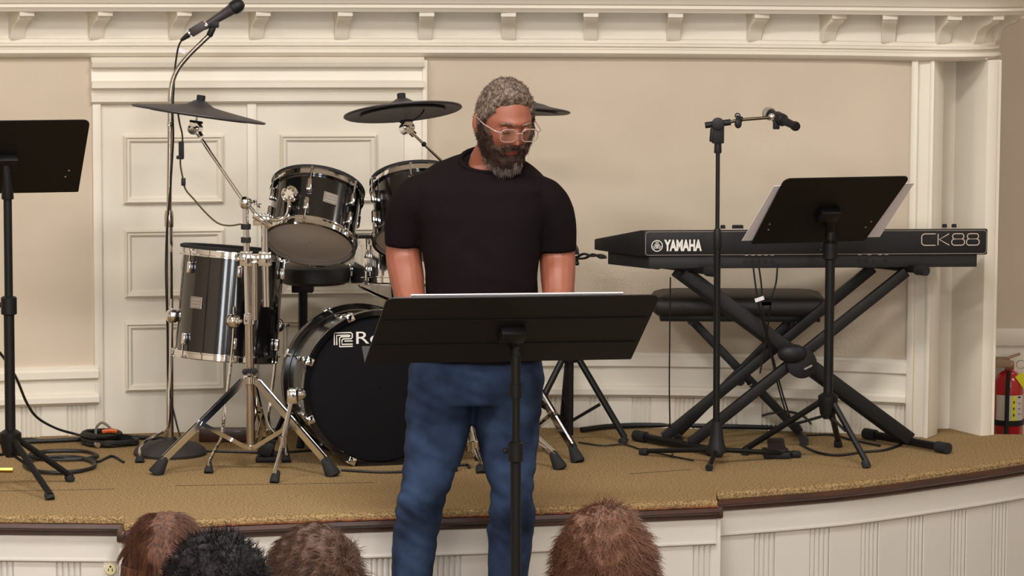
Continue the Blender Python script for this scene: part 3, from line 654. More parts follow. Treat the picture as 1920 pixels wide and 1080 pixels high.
mb = MB(); mb.lathe([(.004, 0), (.0065, .008), (.0095, .028), (.0095, .034)], m1(339, 76), m1(358, 62)-m1(339, 76), 12); mb.build('plug', BLACKP, xc)
fr = [m1(341, 75), m1(336, 84), m1(332, 100), m1(328, 130), m1(326, 165), m1(324, 210)]+[at(x, y, MYs-.015) for x, y in ((325, 260), (321, 330), (316, 395), (312, 450), (311, 520), (314, 620), (316, 720))]+[at(330, 790, MYs-.03), at(340, 826, MYs-.13)]
mb = MB(); mb.tube(spline(fr, 5), .0035, 6); mb.build('jacket', CABLE, xc)
mb = MB(); mb.box(m1(340, 95), (.030, .002, .014), (Vector((.85, 0, -.3)).normalized(), Vector((0, 1, 0)), Vector((.3, 0, .85)).normalized())); mb.build('flag_label', PAPER, xc)
# ------------------------------------------------------------------ music stands
def music_stand(root, base, feet, hub, pole_top, tray_c, tray_ax, w, h, r=.0125, mat=BLACKS, taper=.0, ribs=False, neck=True, cf=.5):
    B = Vector(base)
    rod(root, 'post', [B+ZV*(hub-.06), Vector((B.x, B.y, B.z+(pole_top-B.z)*cf))], r*1.25, mat, 14)
    rod(root, 'inner_post', [Vector((B.x, B.y, B.z+(pole_top-B.z)*(cf-.02))), Vector((B.x, B.y, pole_top))], r, mat, 14)
    mb = MB(); mb.lathe([(r*1.4, -.03), (r*1.9, -.026), (r*1.9, .026), (r*1.4, .03)], Vector((B.x, B.y, B.z+(pole_top-B.z)*cf)), ZV, 16); cl_ = mb.build('height_clutch', mat, root)
    mb = MB(); p = Vector((B.x, B.y, B.z+(pole_top-B.z)*cf)); mb.tube([p, p+Vector((-.03, .02, .0))], .005, 8); mb.ball(p+Vector((-.03, .02, 0)), .009, 10); mb.build('clutch_knob', BLACKP, cl_)
    mb = MB(); mb.lathe([(r*1.6, -.05), (r*2.0, -.045), (r*2.6, .0), (r*2.6, .018), (r*1.5, .028)], B+ZV*hub, ZV, 16); mb.build('leg_hub', mat, root)
    for f in feet:
        f = Vector(f); d = (f-B); d.z = 0; d.normalize()
        lg = rod(root, 'leg', [B+ZV*hub+d*.02, f+ZV*.016], .0105, mat, 12); rubber_foot(lg, (B+ZV*hub).lerp(f+ZV*.012, .93), f+ZV*.002, .0135, .0155, 'end_cap')
        rod(lg, 'brace', [B+ZV*(hub-.05)+d*.01, (B+ZV*hub).lerp(f, .45)], .005, mat, 8)
    ex, ev, en = tray_ax; c = Vector(tray_c)
    hw, hh = w/2, h/2; cr_ = .022
    pts2 = []
    for (sx, sy) in ((1, 1), (-1, 1), (-1, -1), (1, -1)):
        q = cr_ if sy > 0 else .004
        ww = hw-(taper if sy < 0 else 0)
        a0 = {(1, 1): 0, (-1, 1): 90, (-1, -1): 180, (1, -1): 270}[(sx, sy)]
        for k in range(5):
            a = math.radians(a0+k*22.5); pts2.append((sx*(ww-q)+q*math.cos(a), sy*(hh-q)+q*math.sin(a)))
    mb = MB(); mb.prism([c+ex*x+ev*y for x, y in pts2], en*.004); tr = mb.build('tray', mat, root)
    # shelf on the reader's side
    mb = MB(); mb.box(c-ev*(hh-.004)-en*.025, (w-2*taper, .004, .055), (ex, ev, en)); mb.build('ledge', mat, tr)
    if ribs:
        for yv in (.16, -.22):
            mb = MB(); mb.box(c+ev*(h*yv)+en*.0055, (w*.97, .006, .003), (ex, ev, en)); mb.build('rib', mat, tr)
    else:
        for x in (-1, 1):
            for q in (0, 1):
                mb = MB(); mb.lathe([(.0035, 0), (.0035, .002), (.001, .003)], c+ex*(x*(hw-.05+q*.008))-ev*(hh*.55-q*.03)+en*.004, en, 8); mb.build('rivet', CHROME, tr)
    if neck:
        t = Vector((B.x, B.y, pole_top))
        mb = MB(); mb.box(c-ev*.01+en*.016, (.075, .05, .026), (ex, ev, en)); mb.tube([t-ZV*.02, t+ZV*.02, c-ev*.01+en*.014], [r*1.5, r*1.3, r], 12); mb.build('tilt_bracket', mat, root, bevel=.003)
def tray_axes(a, t, roll=0.):
    ex = Vector((math.cos(a), math.sin(a), 0)); fwd = Vector((math.sin(a), -math.cos(a), 0))
    ev = fwd*math.sin(t)+ZV*math.cos(t); en = ex.cross(ev)
    if en.y > 0: en = -en
    if roll:
        ex, ev = ex*math.cos(roll)+ev*math.sin(roll), ev*math.cos(roll)-ex*math.sin(roll)
    return ex, ev, en
# left stand (cut by the frame)
bl = Vector((at(20, 860, 10.12).x, 10.12, 0))
lms = thing('music_stand', 'black music stand beside the coiled cables at the wainscot, tray tilted away', 'music stand', bl)
music_stand(lms, bl, [stg(95, 938), stg(134, 903), bl+Vector((-.26, .1, 0))], at(20, 822, 10.12).z, at(20, 362, 10.12).z, at(10, 294, 10.10), tray_axes(math.radians(17), math.radians(45)), .50, .345, r=.0135, taper=.0, cf=.62)
br_ = Vector((at(1551, 850, 10.70).x, 10.70, 0))
rms = thing('music_stand', 'black music stand with white sheets showing at both sides, before the keyboard', 'music stand', br_)
RAX = tray_axes(math.radians(24), math.radians(47), -.012)
rtc = at(1552, 393, 10.64)
music_stand(rms, br_, [stg(1626, 878), stg(1394, 853), stg(1572, 838)], at(1551, 752, 10.70).z, at(1551, 440, 10.70).z, rtc, RAX, .475, .345, r=.0130, taper=.018, cf=.93)
ex, ev, en = RAX
for dx, lab in ((-.10, 'white sheet of paper poking out beside the tray towards the keyboard maker lettering'), (.10, 'white sheet of paper poking out beside the tray towards the doorway')):
    mb = MB(); mb.box(rtc+ex*(dx*1.02+.012)-en*.006-ev*.020, (.33, .29, .002), (ex, ev, en)); tag(mb.build('sheet_of_paper', PAPER), lab, 'paper')
# lectern music stand in front of the man
FZ = -.48
bc = Vector((at(967, 900, 9.08).x, 9.10, FZ))
cms = thing('music_stand', 'wide black music stand in front of the man, standing on the hall floor', 'music stand', bc)
CAX = tray_axes(math.radians(15.5), math.radians(49), -.024)
ctc = at(960, 616, 9.03)
music_stand(cms, bc, [bc+Vector((.26, -.12, 0)), bc+Vector((-.26, -.12, 0)), bc+Vector((0, .24, 0))], .16, at(967, 655, 9.10).z, ctc, CAX, .80, .325, r=.0115, ribs=True, cf=.72)
for (y0, y1, r) in ((655, 730, .015), (720, 745, .018), (838, 1120, .0155)): rod(cms, 'post_sleeve', [at(967, y0, 9.10), at(967, y1, 9.10)], r, BLACKS, 14)
ex, ev, en = CAX
mb = MB(); mb.box(ctc+ev*.020-en*.006+ex*(-.02), (.62, .29, .003), (ex, ev, en)); tag(mb.build('sheet_of_paper', PAPER), 'white notes lying on the wide stand before the man, top edge showing', 'paper')
# ------------------------------------------------------------------ boom microphone stand on the right
bb = Vector((at(1345, 850, 10.66).x, 10.66, 0))
rs_ = thing('microphone_stand', 'black tripod microphone stand with short boom in front of the keyboard', 'stand', bb)
def m2(px, py, dy=0.): return at(px, py, bb.y+dy)
rod(rs_, 'lower_tube', [m2(1343, 800), m2(1345, 440)], .0115, BLACKS, 14)
mb = MB(); mb.lathe([(.0125, -.035), (.0145, -.03), (.0145, .02), (.010, .035)], m2(1345, 448), ZV, 14); mb.build('clutch', BLACKM, rs_)
rod(rs_, 'upper_tube', [m2(1345, 440), m2(1346, 282)], .0072, BLACKM, 14)
mb = MB(); mb.lathe([(.012, -.02), (.013, -.015), (.012, .01), (.0095, .02)], m2(1346, 276), ZV, 14); mb.build('tube_cap', BLACKP, rs_)
mb = MB(); mb.box(m2(1346, 250), (.040, .034, .066)); mb.tube([m2(1336, 240, -.01), m2(1334, 266, -.012)], .008, 8); mb.tube([m2(1346, 232, -.03), m2(1346, 232, .03)], .021, 14); mb.build('boom_swivel', BLACKP, rs_, bevel=.006)
rod(rs_, 'boom_tube', [m2(1322, 235), m2(1370, 229)], .0105, BLACKP, 12)
rod(rs_, 'boom_rod', [m2(1368, 229), m2(1384, 225), m2(1446, 220)], .0055, M('bronze_tube', (72, 62, 44), .35, .8), 10)
mb = MB(); mb.tube([m2(1380, 222), m2(1392, 224)], [.012, .009], 12); mb.ball(m2(1384, 232, -.01), .0125, 10, (1, .6, 1.3)); mb.lathe([(.006, -.003), (.010, -.003), (.010, .003), (.006, .003), (.006, -.003)], m2(1383, 217, -.01), (0, 1, 0), 12, cap=False); mb.build('boom_lock', BLACKP, rs_)
mb = MB(); mb.ball(m2(1447, 219), .012, 10); mb.build('boom_tip', CHROME, rs_)
hub = m2(1344, 800)
mb = MB(); mb.lathe([(.017, .018), (.0185, 0), (.026, -.055), (.034, -.075), (.034, -.088), (.02, -.092)], hub, ZV, 18); mb.build('leg_hub', BLACKP, rs_)
hb = hub-ZV*.08
for f in (stg(1329, 884), stg(1201, 853), stg(1499, 858)):
    d = floor_pt(f)-floor_pt(hb); d.normalize(); lg = rod(rs_, 'leg', [hb+d*.018, f+ZV*.013], .0085, BLACKS, 12); rubber_foot(lg, hb.lerp(f+ZV*.012, .90), f+ZV*.010, .0125, .0135)
    mb = MB(); mb.ball(hb+d*.034, .005, 8); mb.build('rivet', CHROME, lg)
mic2 = thing('microphone', 'black microphone with silver ball grille on the short boom above the keyboard', 'microphone', m2(1465, 222))
g0, g1 = m2(1440, 212, .12), m2(1490, 236, -.03); gd = (g1-g0).normalized(); GL = (g1-g0).length
mb = MB(); mb.lathe([(.002, -.018), (.014, -.014), (.021, -.004), (.0225, .006), (.020, .018)], g0, gd, 20); mb.build('grille', M('silver_mesh', (176, 168, 160), .4, .7, ns=400, bump=.0006), mic2)
mb = MB(); mb.lathe([(.0215, .010), (.0225, .013), (.0215, .017)], g0, gd, 20); mb.build('grille_band', CHROME, mic2)
mb = MB(); mb.lathe([(.018, .017), (.016, .03), (.013, GL*.9), (.011, GL*.96)], g0, gd, 20); mb.build('body', BLACKP, mic2)
mb = MB(); mb.lathe([(.010, GL*.95), (.0155, GL*.97), (.0165, GL*1.04), (.014, GL*1.08)], g0, gd, 16); mb.build('plug', BLACKM, mic2)
mb = MB(); cc = g0+gd*GL*.45; mb.lathe([(.0195, -.025), (.021, -.02), (.021, .02), (.0185, .026)], cc, gd, 16); mb.box(cc-ZV*.02+Vector((-.012, 0, 0)), (.022, .02, .03)); mb.build('microphone_clip', BLACKP, rs_, bevel=.003)
# ------------------------------------------------------------------ keyboard
KL = at(1208, 488, 10.86); KRt = at(1851, 470, 10.99)
kx = Vector((KRt.x-KL.x, KRt.y-KL.y, 0)); KW = kx.length; kx.normalize(); ky = Vector((-kx.y, kx.x, 0))
kz0 = (KL.z+KRt.z)/2
Ko = Vector((KL.x, KL.y, kz0))
kb_ = thing('stage_keyboard', 'long black stage keyboard seen from behind on a black X stand', 'keyboard', Ko+kx*KW/2)
def kbp(x, y, z): return Ko+kx*x+ky*y+ZV*z
H1 = .088
# case: wide keyed side away from the hall, narrower rear panel towards it; high at the rear, low at the keys
def kblock(mb, secs):
    mb.rings([[kbp(x0, y, z0), kbp(x1, y, z0), kbp(x1, y, z1), kbp(x0, y, z1)] for y, x0, x1, z0, z1 in secs])
mb = MB(); kblock(mb, [(0, 0, KW, 0, H1), (.02, -.012, KW+.004, -.002, H1), (.245, -.140, KW+.01, .0, H1-.050)]); mb.build('case', BLACKP, kb_, bevel=.004)
mb = MB(); kblock(mb, [(.012, .018, KW-.032, -.044, .001), (.20, -.098, KW-.03, -.046, .001)]); mb.build('lower_case', M('black_plastic_lower', (24, 23, 25), .55), kb_, bevel=.003)
# outline print of the rear panel
def rrect(x0, x1, z0, z1, r):
    o = []
    for cx, cz, a0 in ((x1-r, z1-r, 0), (x0+r, z1-r, 90), (x0+r, z0+r, 180), (x1-r, z0+r, 270)):
        for k in range(7): a = math.radians(a0+15*k); o.append((cx+r*math.cos(a), cz+r*math.sin(a)))
    return o+[o[0]]
mb = MB(); ribbon(mb, rrect(.004, KW-.004, .004, H1-.004, .010), .0022, Ko, kx, ZV, .0012); mb.build('panel_outline', M('grey_outline_print', (132, 120, 112), .5), kb_, smooth=0)
def kpl(px, py):
    d = ray(px, py); n = -ky; t = (Ko+n*.0012-CAM).dot(n)/d.dot(n); q = CAM+d*t-Ko; return q.dot(kx), q.z
mb = MB()
x0, z0 = kpl(1245, 471); x1, z1 = kpl(1316, 449)
text_into(mb, 'YAMAHA', kbp(x0, 0, z0), kx, ZV, z1-z0, .0014, width=x1-x0, bold=.045)
cx, cz = kpl(1232, 461); rr_ = (kpl(1242, 461)[0]-cx)
ribbon(mb, [(cx+rr_*math.cos(a*math.pi/16), cz+rr_*math.sin(a*math.pi/16)) for a in range(33)], .0028, Ko, kx, ZV, .0014)
for q in range(3):
    a = math.radians(90+120*q); d = (math.cos(a), math.sin(a)); n_ = (-d[1], d[0])
    ribbon(mb, [(cx-d[0]*rr_*.55, cz-d[1]*rr_*.55), (cx+d[0]*rr_*.1, cz+d[1]*rr_*.1)], .0022, Ko, kx, ZV, .0014)
    for o_ in (-1, 0, 1): ribbon(mb, [(cx+d[0]*rr_*.05+n_[0]*o_*rr_*.2, cz+d[1]*rr_*.05+n_[1]*o_*rr_*.2), (cx+d[0]*rr_*.82+n_[0]*o_*rr_*.24, cz+d[1]*rr_*.82+n_[1]*o_*rr_*.24)], .0017, Ko, kx, ZV, .0014)
mb.build('maker_lettering', PRINTW, kb_, smooth=0)
mb = MB()
xa, za = kpl(1728, 460); xb, zb_ = kpl(1836, 438); u = (xb-xa)/4.75; hh = zb_-za
def stroke(pts_): ribbon(mb, [(xa+x*u, za+y*hh) for x, y in pts_], .0030, Ko, kx, ZV, .0014)
def arc(cx, cy, rx, ry, a0, a1, n=8): return [(cx+rx*math.cos(math.radians(a0+(a1-a0)*k/n)), cy+ry*math.sin(math.radians(a0+(a1-a0)*k/n))) for k in range(n+1)]
stroke([(1.15, 1)]+arc(.3, .75, .3, .25, 90, 180)+arc(.3, .25, .3, .25, 180, 270)+[(1.15, 0)])
stroke([(1.35, 0), (1.35, 1)]); stroke([(2.25, 1), (1.45, .5), (2.3, 0)])
for ox in (2.5, 3.72):
    stroke(arc(ox+.25, .77, .2, .23, 90, 270)+arc(ox+.78, .77, .2, .23, -90, 90)+[(ox+.25, 1)])
    stroke(arc(ox+.2, .27, .22, .27, 90, 270)+arc(ox+.83, .27, .22, .27, -90, 90)+[(ox+.2, .54)])
mb.build('model_lettering', M('champagne_print', (196, 176, 160), .5), kb_, smooth=0)
for px in (1362, 1384, 1391, 1396, 1780, 1798):
    x, _ = kpl(px, 440); mb = MB(); mb.lathe([(.009, 0), (.0085, .010), (.006, .012)], kbp(x, .07, H1), ZV, 12); mb.build('knob', RUBBER, kb_)
for px in (1398, 1412, 1424, 1436, 1450, 1612, 1626, 1640, 1662):
    x, _ = kpl(px, 490); mb = MB(); mb.lathe([(.0045, 0), (.0045, .006), (.0065, .006), (.0065, 0)], kbp(x, .0155, -.020), -ky, 10, cap=False); mb.build('jack_socket', BLACKM, kb_)
for px in (1400, 1412, 1424, 1436, 1448, 1612, 1630, 1650, 1662):
    x, _ = kpl(px, 480); mb = MB(); mb.box(kbp(x, -.0006, .002), (.012, .0006, .003), (kx, ky, ZV)); mb.build('socket_print', PRINTG, kb_)
# white keys on the player's side
nk = 52; kwd = (KW-.10)/nk
for k in range(nk):
    mb = MB(); mb.box(kbp(-.03+(kwd+.0012)*(k+.5), .185, H1-.042), (kwd-.0002, .118, .012), (kx, ky, ZV)); mb.build('key', IVORY, kb_)
# keyboard stand
kst = thing('keyboard_stand', 'black double-braced X stand under the long keyboard', 'stand', floor_pt(kbp(KW*.5, .14, 0)))
ztop = kz0-.060
def ksp(x, y, z): q = kbp(x, y, 0); return Vector((q.x, q.y, z))
def kx_(px): return kpl(px, 560)[0]
XL, XR, FL, FR = kx_(1288), kx_(1702), kx_(1300), kx_(1722)
def beam(name, a, b, w, h, mat, parent):
    d = (b-a).normalized(); s = ky; n = d.cross(s).normalized(); mb = MB(); mb.box((a+b)/2, ((b-a).length, w, h), (d, s, n)); return mb.build(name, mat, parent, bevel=.004)
beam('beam', ksp(XR, .03, ztop), ksp(FL, .03, .030), .030, .036, BLACKM, kst)
beam('beam', ksp(XR-.085, .17, ztop), ksp(FL-.07, .17, .030), .030, .036, BLACKM, kst)
beam('beam', ksp(XL, .075, ztop), ksp(FR, .075, .030), .030, .046, BLACKM, kst)
beam('beam', ksp(XL-.02, .125, ztop), ksp(FR-.02, .125, .030), .030, .046, BLACKM, kst)
bd = (-ky*.86+kx*.50).normalized()
for x, y, z, h, nm, rr0 in ((XL, .10, ztop+.010, .17, 'support_bar', .0125), (XR-.04, .10, ztop+.010, .17, 'support_bar', .0125), (FL-.035, .10, .020, .22, 'foot_bar', .0145), (FR-.01, .10, .020, .20, 'foot_bar', .0145)):
    c = ksp(x, y, z); fb = rod(kst, nm, [c-bd*h, c+bd*h], rr0, BLACKS, 14)
    for q in (-1, 1): rod(fb, 'end_cap', [c+bd*q*h*.78, c+bd*q*(h+.01)], rr0+.005, RUBBER, 14)
xm_ = (XL+XR+FL+FR)/4; zm_ = ztop*.5
mb = MB(); mb.lathe([(.034, 0), (.052, .012), (.052, .05), (.03, .056)], ksp(xm_, .032, zm_), -ky, 24); mb.lathe([(.02, 0), (.02, .25)], ksp(xm_, .0, zm_), ky, 16); mb.build('pivot_hub', BLACKP, kst)
mb = MB(); mb.ball(ksp(xm_-.035, -.02, zm_+.035), .045, 14, (1.15, .6, .75), (kx, ky, ZV)); mb.build('pivot_lever', BLACKP, kst)
mb = MB(); mb.box(ksp(xm_+.02, -.027, zm_-.012), (.03, .002, .006), ((kx+ZV*.5).normalized(), ky, (ZV-kx*.5).normalized())); mb.build('lever_mark', PRINTG, kst)
# ------------------------------------------------------------------ bench
BY = 11.24
bA, bB = at(1222, 570, BY), at(1546, 570, BY)
bnc = thing('piano_bench', 'low black padded bench with crossed black legs behind the keyboard stand', 'bench', Vector(((bA.x+bB.x)/2, BY, 0)))
zt_, zb2 = at(1380, 546, BY).z, at(1380, 585, BY).z
mb = MB(); bw = bB.x-bA.x
rs = []
for z, ins in ((zb2, .012), (zb2+.012, .0), (zt_-.03, .0), (zt_-.012, .012), (zt_-.002, .04), (zt_+.004, .08)):
    hx, hy = bw/2-ins, .135-ins*.9; c = Vector(((bA.x+bB.x)/2, BY, z)); rg = []
    for sx, sy, a0 in ((1, 1, 0), (-1, 1, 90), (-1, -1, 180), (1, -1, 270)):
        for k in range(5): a = math.radians(a0+22.5*k); r = .02; rg.append(c+Vector((sx*(hx-r)+r*math.cos(a), sy*(hy-r)+r*math.sin(a), 0)))
    rs.append(rg)
mb.rings(rs); mb.build('cushion', LEATHER, bnc, smooth=50)
mb = MB(); mb.box(((bA.x+bB.x)/2, BY, zb2-.010), (bw-.05, .22, .024)); mb.build('seat_board', BLACKS, bnc, bevel=.003)
bxl, bxr = at(1292, 600, BY).x, at(1482, 600, BY).x; fxl, fxr = at(1268, 810, BY).x, at(1500, 810, BY).x
for y, (x0, x1) in ((BY-.05, (bxr, fxl)), (BY+.0, (bxl, fxr))):
    d = (Vector((x1, y, .02))-Vector((x0, y, zb2-.02))); mb = MB(); mb.box((Vector((x1, y, .02))+Vector((x0, y, zb2-.02)))/2, (d.length, .022, .030), (d.normalized(), Vector((0, 1, 0)), d.normalized().cross(Vector((0, 1, 0))))); mb.build('leg', BLACKM, bnc, bevel=.003)
for x in (fxl, fxr):
    fb = rod(bnc, 'foot_bar', [Vector((x, BY-.16, .017)), Vector((x, BY+.13, .017))], .0125, BLACKS, 12)
    for a, b in ((-.17, -.13), (.10, .14)): rod(fb, 'end_cap', [Vector((x, BY+a, .017)), Vector((x, BY+b, .017))], .016, RUBBER, 12)
for x in (bxl, bxr): rod(bnc, 'top_bar', [Vector((x, BY-.10, zb2-.026)), Vector((x, BY+.10, zb2-.026))], .010, BLACKS, 12)
jm = Vector(((bxl+bxr+fxl+fxr)/4, BY-.07, zb2*.47)); mb = MB(); mb.tube([jm, jm+Vector((0, .1, 0))], .016, 12); wingnut(mb, jm+Vector((-.03, -.01, .01)), Vector((1, 0, .4)), .014); mb.build('pivot_bolt', BLACKP, bnc)
mb = MB(); wingnut(mb, jm+Vector((.03, -.012, -.01)), Vector((1, -.3, -.4)), .011); mb.build('pivot_pin', CHROME, bnc)
# ------------------------------------------------------------------ cables and small things on the stage
def flat(pts, r=.005): return [stg(x, y)+ZV*r for x, y in pts]
cable('stage_cable', [at(-30, 630, 10.6), at(5, 668, 10.65), at(30, 708, 10.75), at(50, 755, 10.9), at(70, 783, 10.98), at(105, 803, 11.05), stg(140, 824)+ZV*.02, stg(165, 826)+ZV*.012], .0048, 'black cable dropping past the music stand pole to the floor by the wainscot')
cable('stage_cable', flat([(20, 838), (45, 826), (80, 828), (115, 826), (150, 825), (175, 828)]), .0048, 'black cable arching from the music stand foot to the cable heap')
cable('stage_cable', flat([(30, 834), (70, 832), (120, 830), (170, 827), (230, 824), (300, 827), (345, 834)], .009), .008, 'thick black cable lying along the wall foot behind the cable heap')
def loop(cx, cy, rx, ry, n, ph, jit):
    out = []
    for k in range(n*10):
        a = ph+k*2*math.pi/10; j = 1+random.uniform(-jit, jit)
        out.append(stg(cx+rx*j*math.cos(a), cy+ry*j*math.sin(a))+ZV*(.006+.0022*k/10))
    return out
cable('coiled_cable', loop(205, 833, 50, 7, 7, .4, .14), .0055, 'heaped coil of black cable against the foot of the panelled door')
cable('coiled_cable', [p+ZV*.022 for p in loop(190, 832, 32, 6, 6, 1.4, .2)], .0055, 'upper tangle of black cable resting on the heap by the panelled door')
cable('coiled_cable', loop(112, 876, 66, 15, 3, .2, .05)+flat([(185, 868), (210, 858), (232, 869)]), .0048, 'loosely looped black cable on the carpet behind the music stand legs')
cable('coiled_cable', loop(120, 858, 62, 9, 2, 2.2, .08), .0048, 'flattened loops of black cable between the looped coil and the heap')
cable('strap', [stg(180, 834)+ZV*.03, stg(181, 834)+ZV*.06, stg(192, 834)+ZV*.078, stg(206, 834)+ZV*.06, stg(214, 834)+ZV*.03], .005, 'pale looped strap standing up from the cable heap', 'strap', M('grey_tape', (120, 110, 100), .6))
cable('cable_tie', [stg(192, 836)+ZV*.05, stg(205, 836)+ZV*.053, stg(220, 836)+ZV*.052], .0075, 'orange fastener lying on the cable heap', 'fastener', ORANGE)
cable('jack_plug', [stg(176, 838)+ZV*.012, stg(184, 841)+ZV*.012], .010, 'nickel plug at the edge of the cable heap', 'plug', CHROME)
cable('jack_plug', [stg(0, 886)+ZV*.009, stg(24, 886)+ZV*.009], .008, 'gold plated plug on the carpet at the music stand foot', 'plug', BRASS)
cable('stage_cable', flat([(385, 848), (450, 850), (520, 851), (600, 846)]), .0045, 'thin black cable stretched across the carpet under the chrome tom stand')
cable('stage_cable', flat([(1090, 812), (1150, 805), (1250, 803), (1380, 806), (1470, 808)], .012), .010, 'thick black cable lying along the wall foot under the bench')
cable('stage_cable', flat([(1085, 832), (1130, 838), (1170, 836), (1205, 846), (1260, 858), (1300, 866)]), .003, 'thin black cable wandering from the tripod to the microphone stand foot')
cable('stage_cable', flat([(640, 884), (720, 888), (800, 884), (870, 874), (880, 880)]), .0045, 'black cable lying in front of the bass drum')
cable('stage_cable', flat([(1500, 835), (1530, 850), (1570, 856), (1620, 850), (1660, 846), (1690, 836)]), .0045, 'black cable curving between the music stand foot and the keyboard stand foot')
cable('stage_cable', flat([(1512, 818), (1560, 818), (1600, 828), (1650, 838)]), .004, 'thin black cable running back from the keyboard stand foot')
cable('stage_cable', [stg(1400, 806)+ZV*.004, stg(1420, 803)+ZV*.04, at(1470, 772, 11.15), at(1505, 780, 11.15), stg(1525, 802)+ZV*.005], .0045, 'springy black cable arching up behind the keyboard stand')
cable('keyboard_cable', [at(1257, 520, 10.86), at(1256, 600, 10.9), at(1255, 720, 10.95), at(1256, 790, 11.0), stg(1256, 828)+ZV*.004, stg(1262, 860)+ZV*.004], .0028, 'thin black cable hanging straight down from the keyboard by its maker lettering')
for pts_, lab in (([(1411, 489), (1416, 530), (1423, 575), (1440, 640), (1458, 720), (1475, 780)], 'black lead with a white flag hanging from the keyboard sockets'), ([(1421, 489), (1427, 530), (1432, 590), (1447, 660), (1465, 730), (1482, 785)], 'second black flagged lead crossing the keyboard stand beam'), ([(1458, 495), (1455, 530), (1446, 565), (1436, 640), (1425, 700)], 'curving thin lead hanging apart from the flagged keyboard leads')):
    t = thing('keyboard_lead', lab, 'cable', at(pts_[0][0], pts_[0][1], 10.86))
    mb = MB(); mb.tube(spline([at(x, y, 10.86+.0004*(y-489)*(1 if y > 600 else -.15)) for x, y in pts_], 6), .0034, 6); mb.build('jacket', CABLE, t)
    if 'flag' in lab:
        p = (1424, 561, .34) if 'white flag' in lab else (1437, 569, .06)
        mb = MB(); a = p[2]; mb.box(at(p[0], p[1], 10.84), (.032, .002, .013), (Vector((math.cos(a), 0, math.sin(a))), Vector((0, 1, 0)), Vector((-math.sin(a), 0, math.cos(a))))); mb.build('flag_label', PAPER, t)
# foot pedal, pedal box and wooden block
pd = thing('sustain_pedal', 'small black foot pedal on the carpet behind the microphone stand leg', 'pedal', stg(1455, 856))
c = stg(1455, 856)
mb = MB(); mb.box(c+ZV*.012, (.09, .12, .022)); mb.build('base', BLACKP, pd, bevel=.004)
mb = MB(); mb.box(c+ZV*.040+Vector((0, -.005, 0)), (.06, .11, .012), (Vector((1, 0, 0)), Vector((0, .97, .24)), Vector((0, -.24, .97)))); mb.build('treadle', M('dark_metal_treadle', (60, 48, 48), .4, .5), pd, bevel=.004)
kp_ = thing('bass_drum_pedal', 'black pedal lying beside the bass drum under the chrome tom stand leg', 'pedal', stg(500, 868)+Vector((0, .05, 0)))
c = stg(500, 868)+Vector((0, .05, 0))
mb = MB(); mb.box(c+ZV*.010, (.075, .10, .018)); mb.build('heel_plate', BLACKP, kp_, bevel=.003)
mb = MB(); mb.box(c+ZV*.046+Vector((-.004, .0, 0)), (.05, .09, .05), (Vector((.95, 0, -.3)), Vector((0, 1, 0)), Vector((.3, 0, .95)))); mb.build('footboard', BLACKM, kp_, bevel=.005)
c = Vector((at(425, 815, 11.1).x, 11.10, 0))
mb = MB(); mb.box(c+ZV*.024, (.19, .05, .047)); tag(mb.build('wooden_block', DWOOD, bevel=.003), 'dark brown wooden block on the carpet at the foot of the panelled door', 'block')
# wall outlet on the stage front
p = Vector((at(209, 1066, 9.64).x, 0, 0)); p.y = 9.6225; oz = at(209, 1066, 9.63).z
ot = thing('power_outlet', 'ivory round-faced power outlet on the white stage front', 'outlet', Vector((p.x, p.y, oz)))
for q in (0, 1):
    o = Vector((p.x, p.y, oz-q*.039))
    mb = MB(); mb.lathe([(.0175, 0), (.0175, .007), (.0160, .009)], o, (0, -1, 0), 24); rc = mb.build('receptacle', IVORY, ot)
    for dx in (-.006, .006):
        mb = MB(); mb.box(o+Vector((dx, -.0092, -.001)), (.0025, .001, .009)); mb.build('slot', DARKSLOT, rc)
    mb = MB(); mb.lathe([(.0032, 0), (.0032, .001)], o+Vector((0, -.0088, .009)), (0, -1, 0), 10); mb.build('ground_hole', DARKSLOT, rc)
mb = MB(); mb.box(Vector((p.x, p.y+.003, oz-.02)), (.045, .004, .09)); mb.build('cover_plate', FASC, ot, bevel=.001)
# fire extinguisher on the far wall
ec = at(1890, 790, YR-.085)
fx = thing('fire_extinguisher', 'red fire extinguisher strapped to the wall past the doorway, yellow tag hanging', 'extinguisher', Vector((ec.x, ec.y, at(1890, 822, ec.y).z)))
ze = lambda y: at(1890, y, ec.y).z
E0 = Vector((ec.x, ec.y, 0)); er = .059
mb = MB(); mb.lathe([(er*.92, ze(822)), (er, ze(818)), (er, ze(722)), (er*.96, ze(714)), (er*.8, ze(704)), (er*.5, ze(697)), (.018, ze(694)), (.018, ze(686))], E0, ZV, 32); mb.build('cylinder', RED, fx)
mb = MB()
a0 = math.radians(-150); rs = []
for k in range(17):
    a = a0+math.radians(120)*k/16; rs.append([E0+Vector((math.cos(a)*(er+.001), math.sin(a)*(er+.001), z)) for z in (ze(785), ze(738))])
mb.rings(rs, cap=False, closed=False); n0 = len(mb.f)
lb = mb.build('label_sheet', M('label_paper', (206, 200, 190), .6), fx)
def arcpatch(a0, a1, y0, y1, rr, mat, nm, par):
    mb = MB(); mb.rings([[E0+Vector((math.cos(math.radians(a0+(a1-a0)*k/6))*rr, math.sin(math.radians(a0+(a1-a0)*k/6))*rr, z)) for z in (ze(y0), ze(y1))] for k in range(7)], cap=False, closed=False); return mb.build(nm, mat, par)
arcpatch(-86, -70, 785, 739, er+.0018, YEL, 'label_stripe', lb)
arcpatch(-62, -48, 743, 740, er+.0018, DARKSLOT, 'label_print', lb)
for yy in (752, 762, 772): arcpatch(-60, -48, yy+2, yy, er+.0018, M('label_ink', (110, 108, 130), .6), 'label_print', lb)
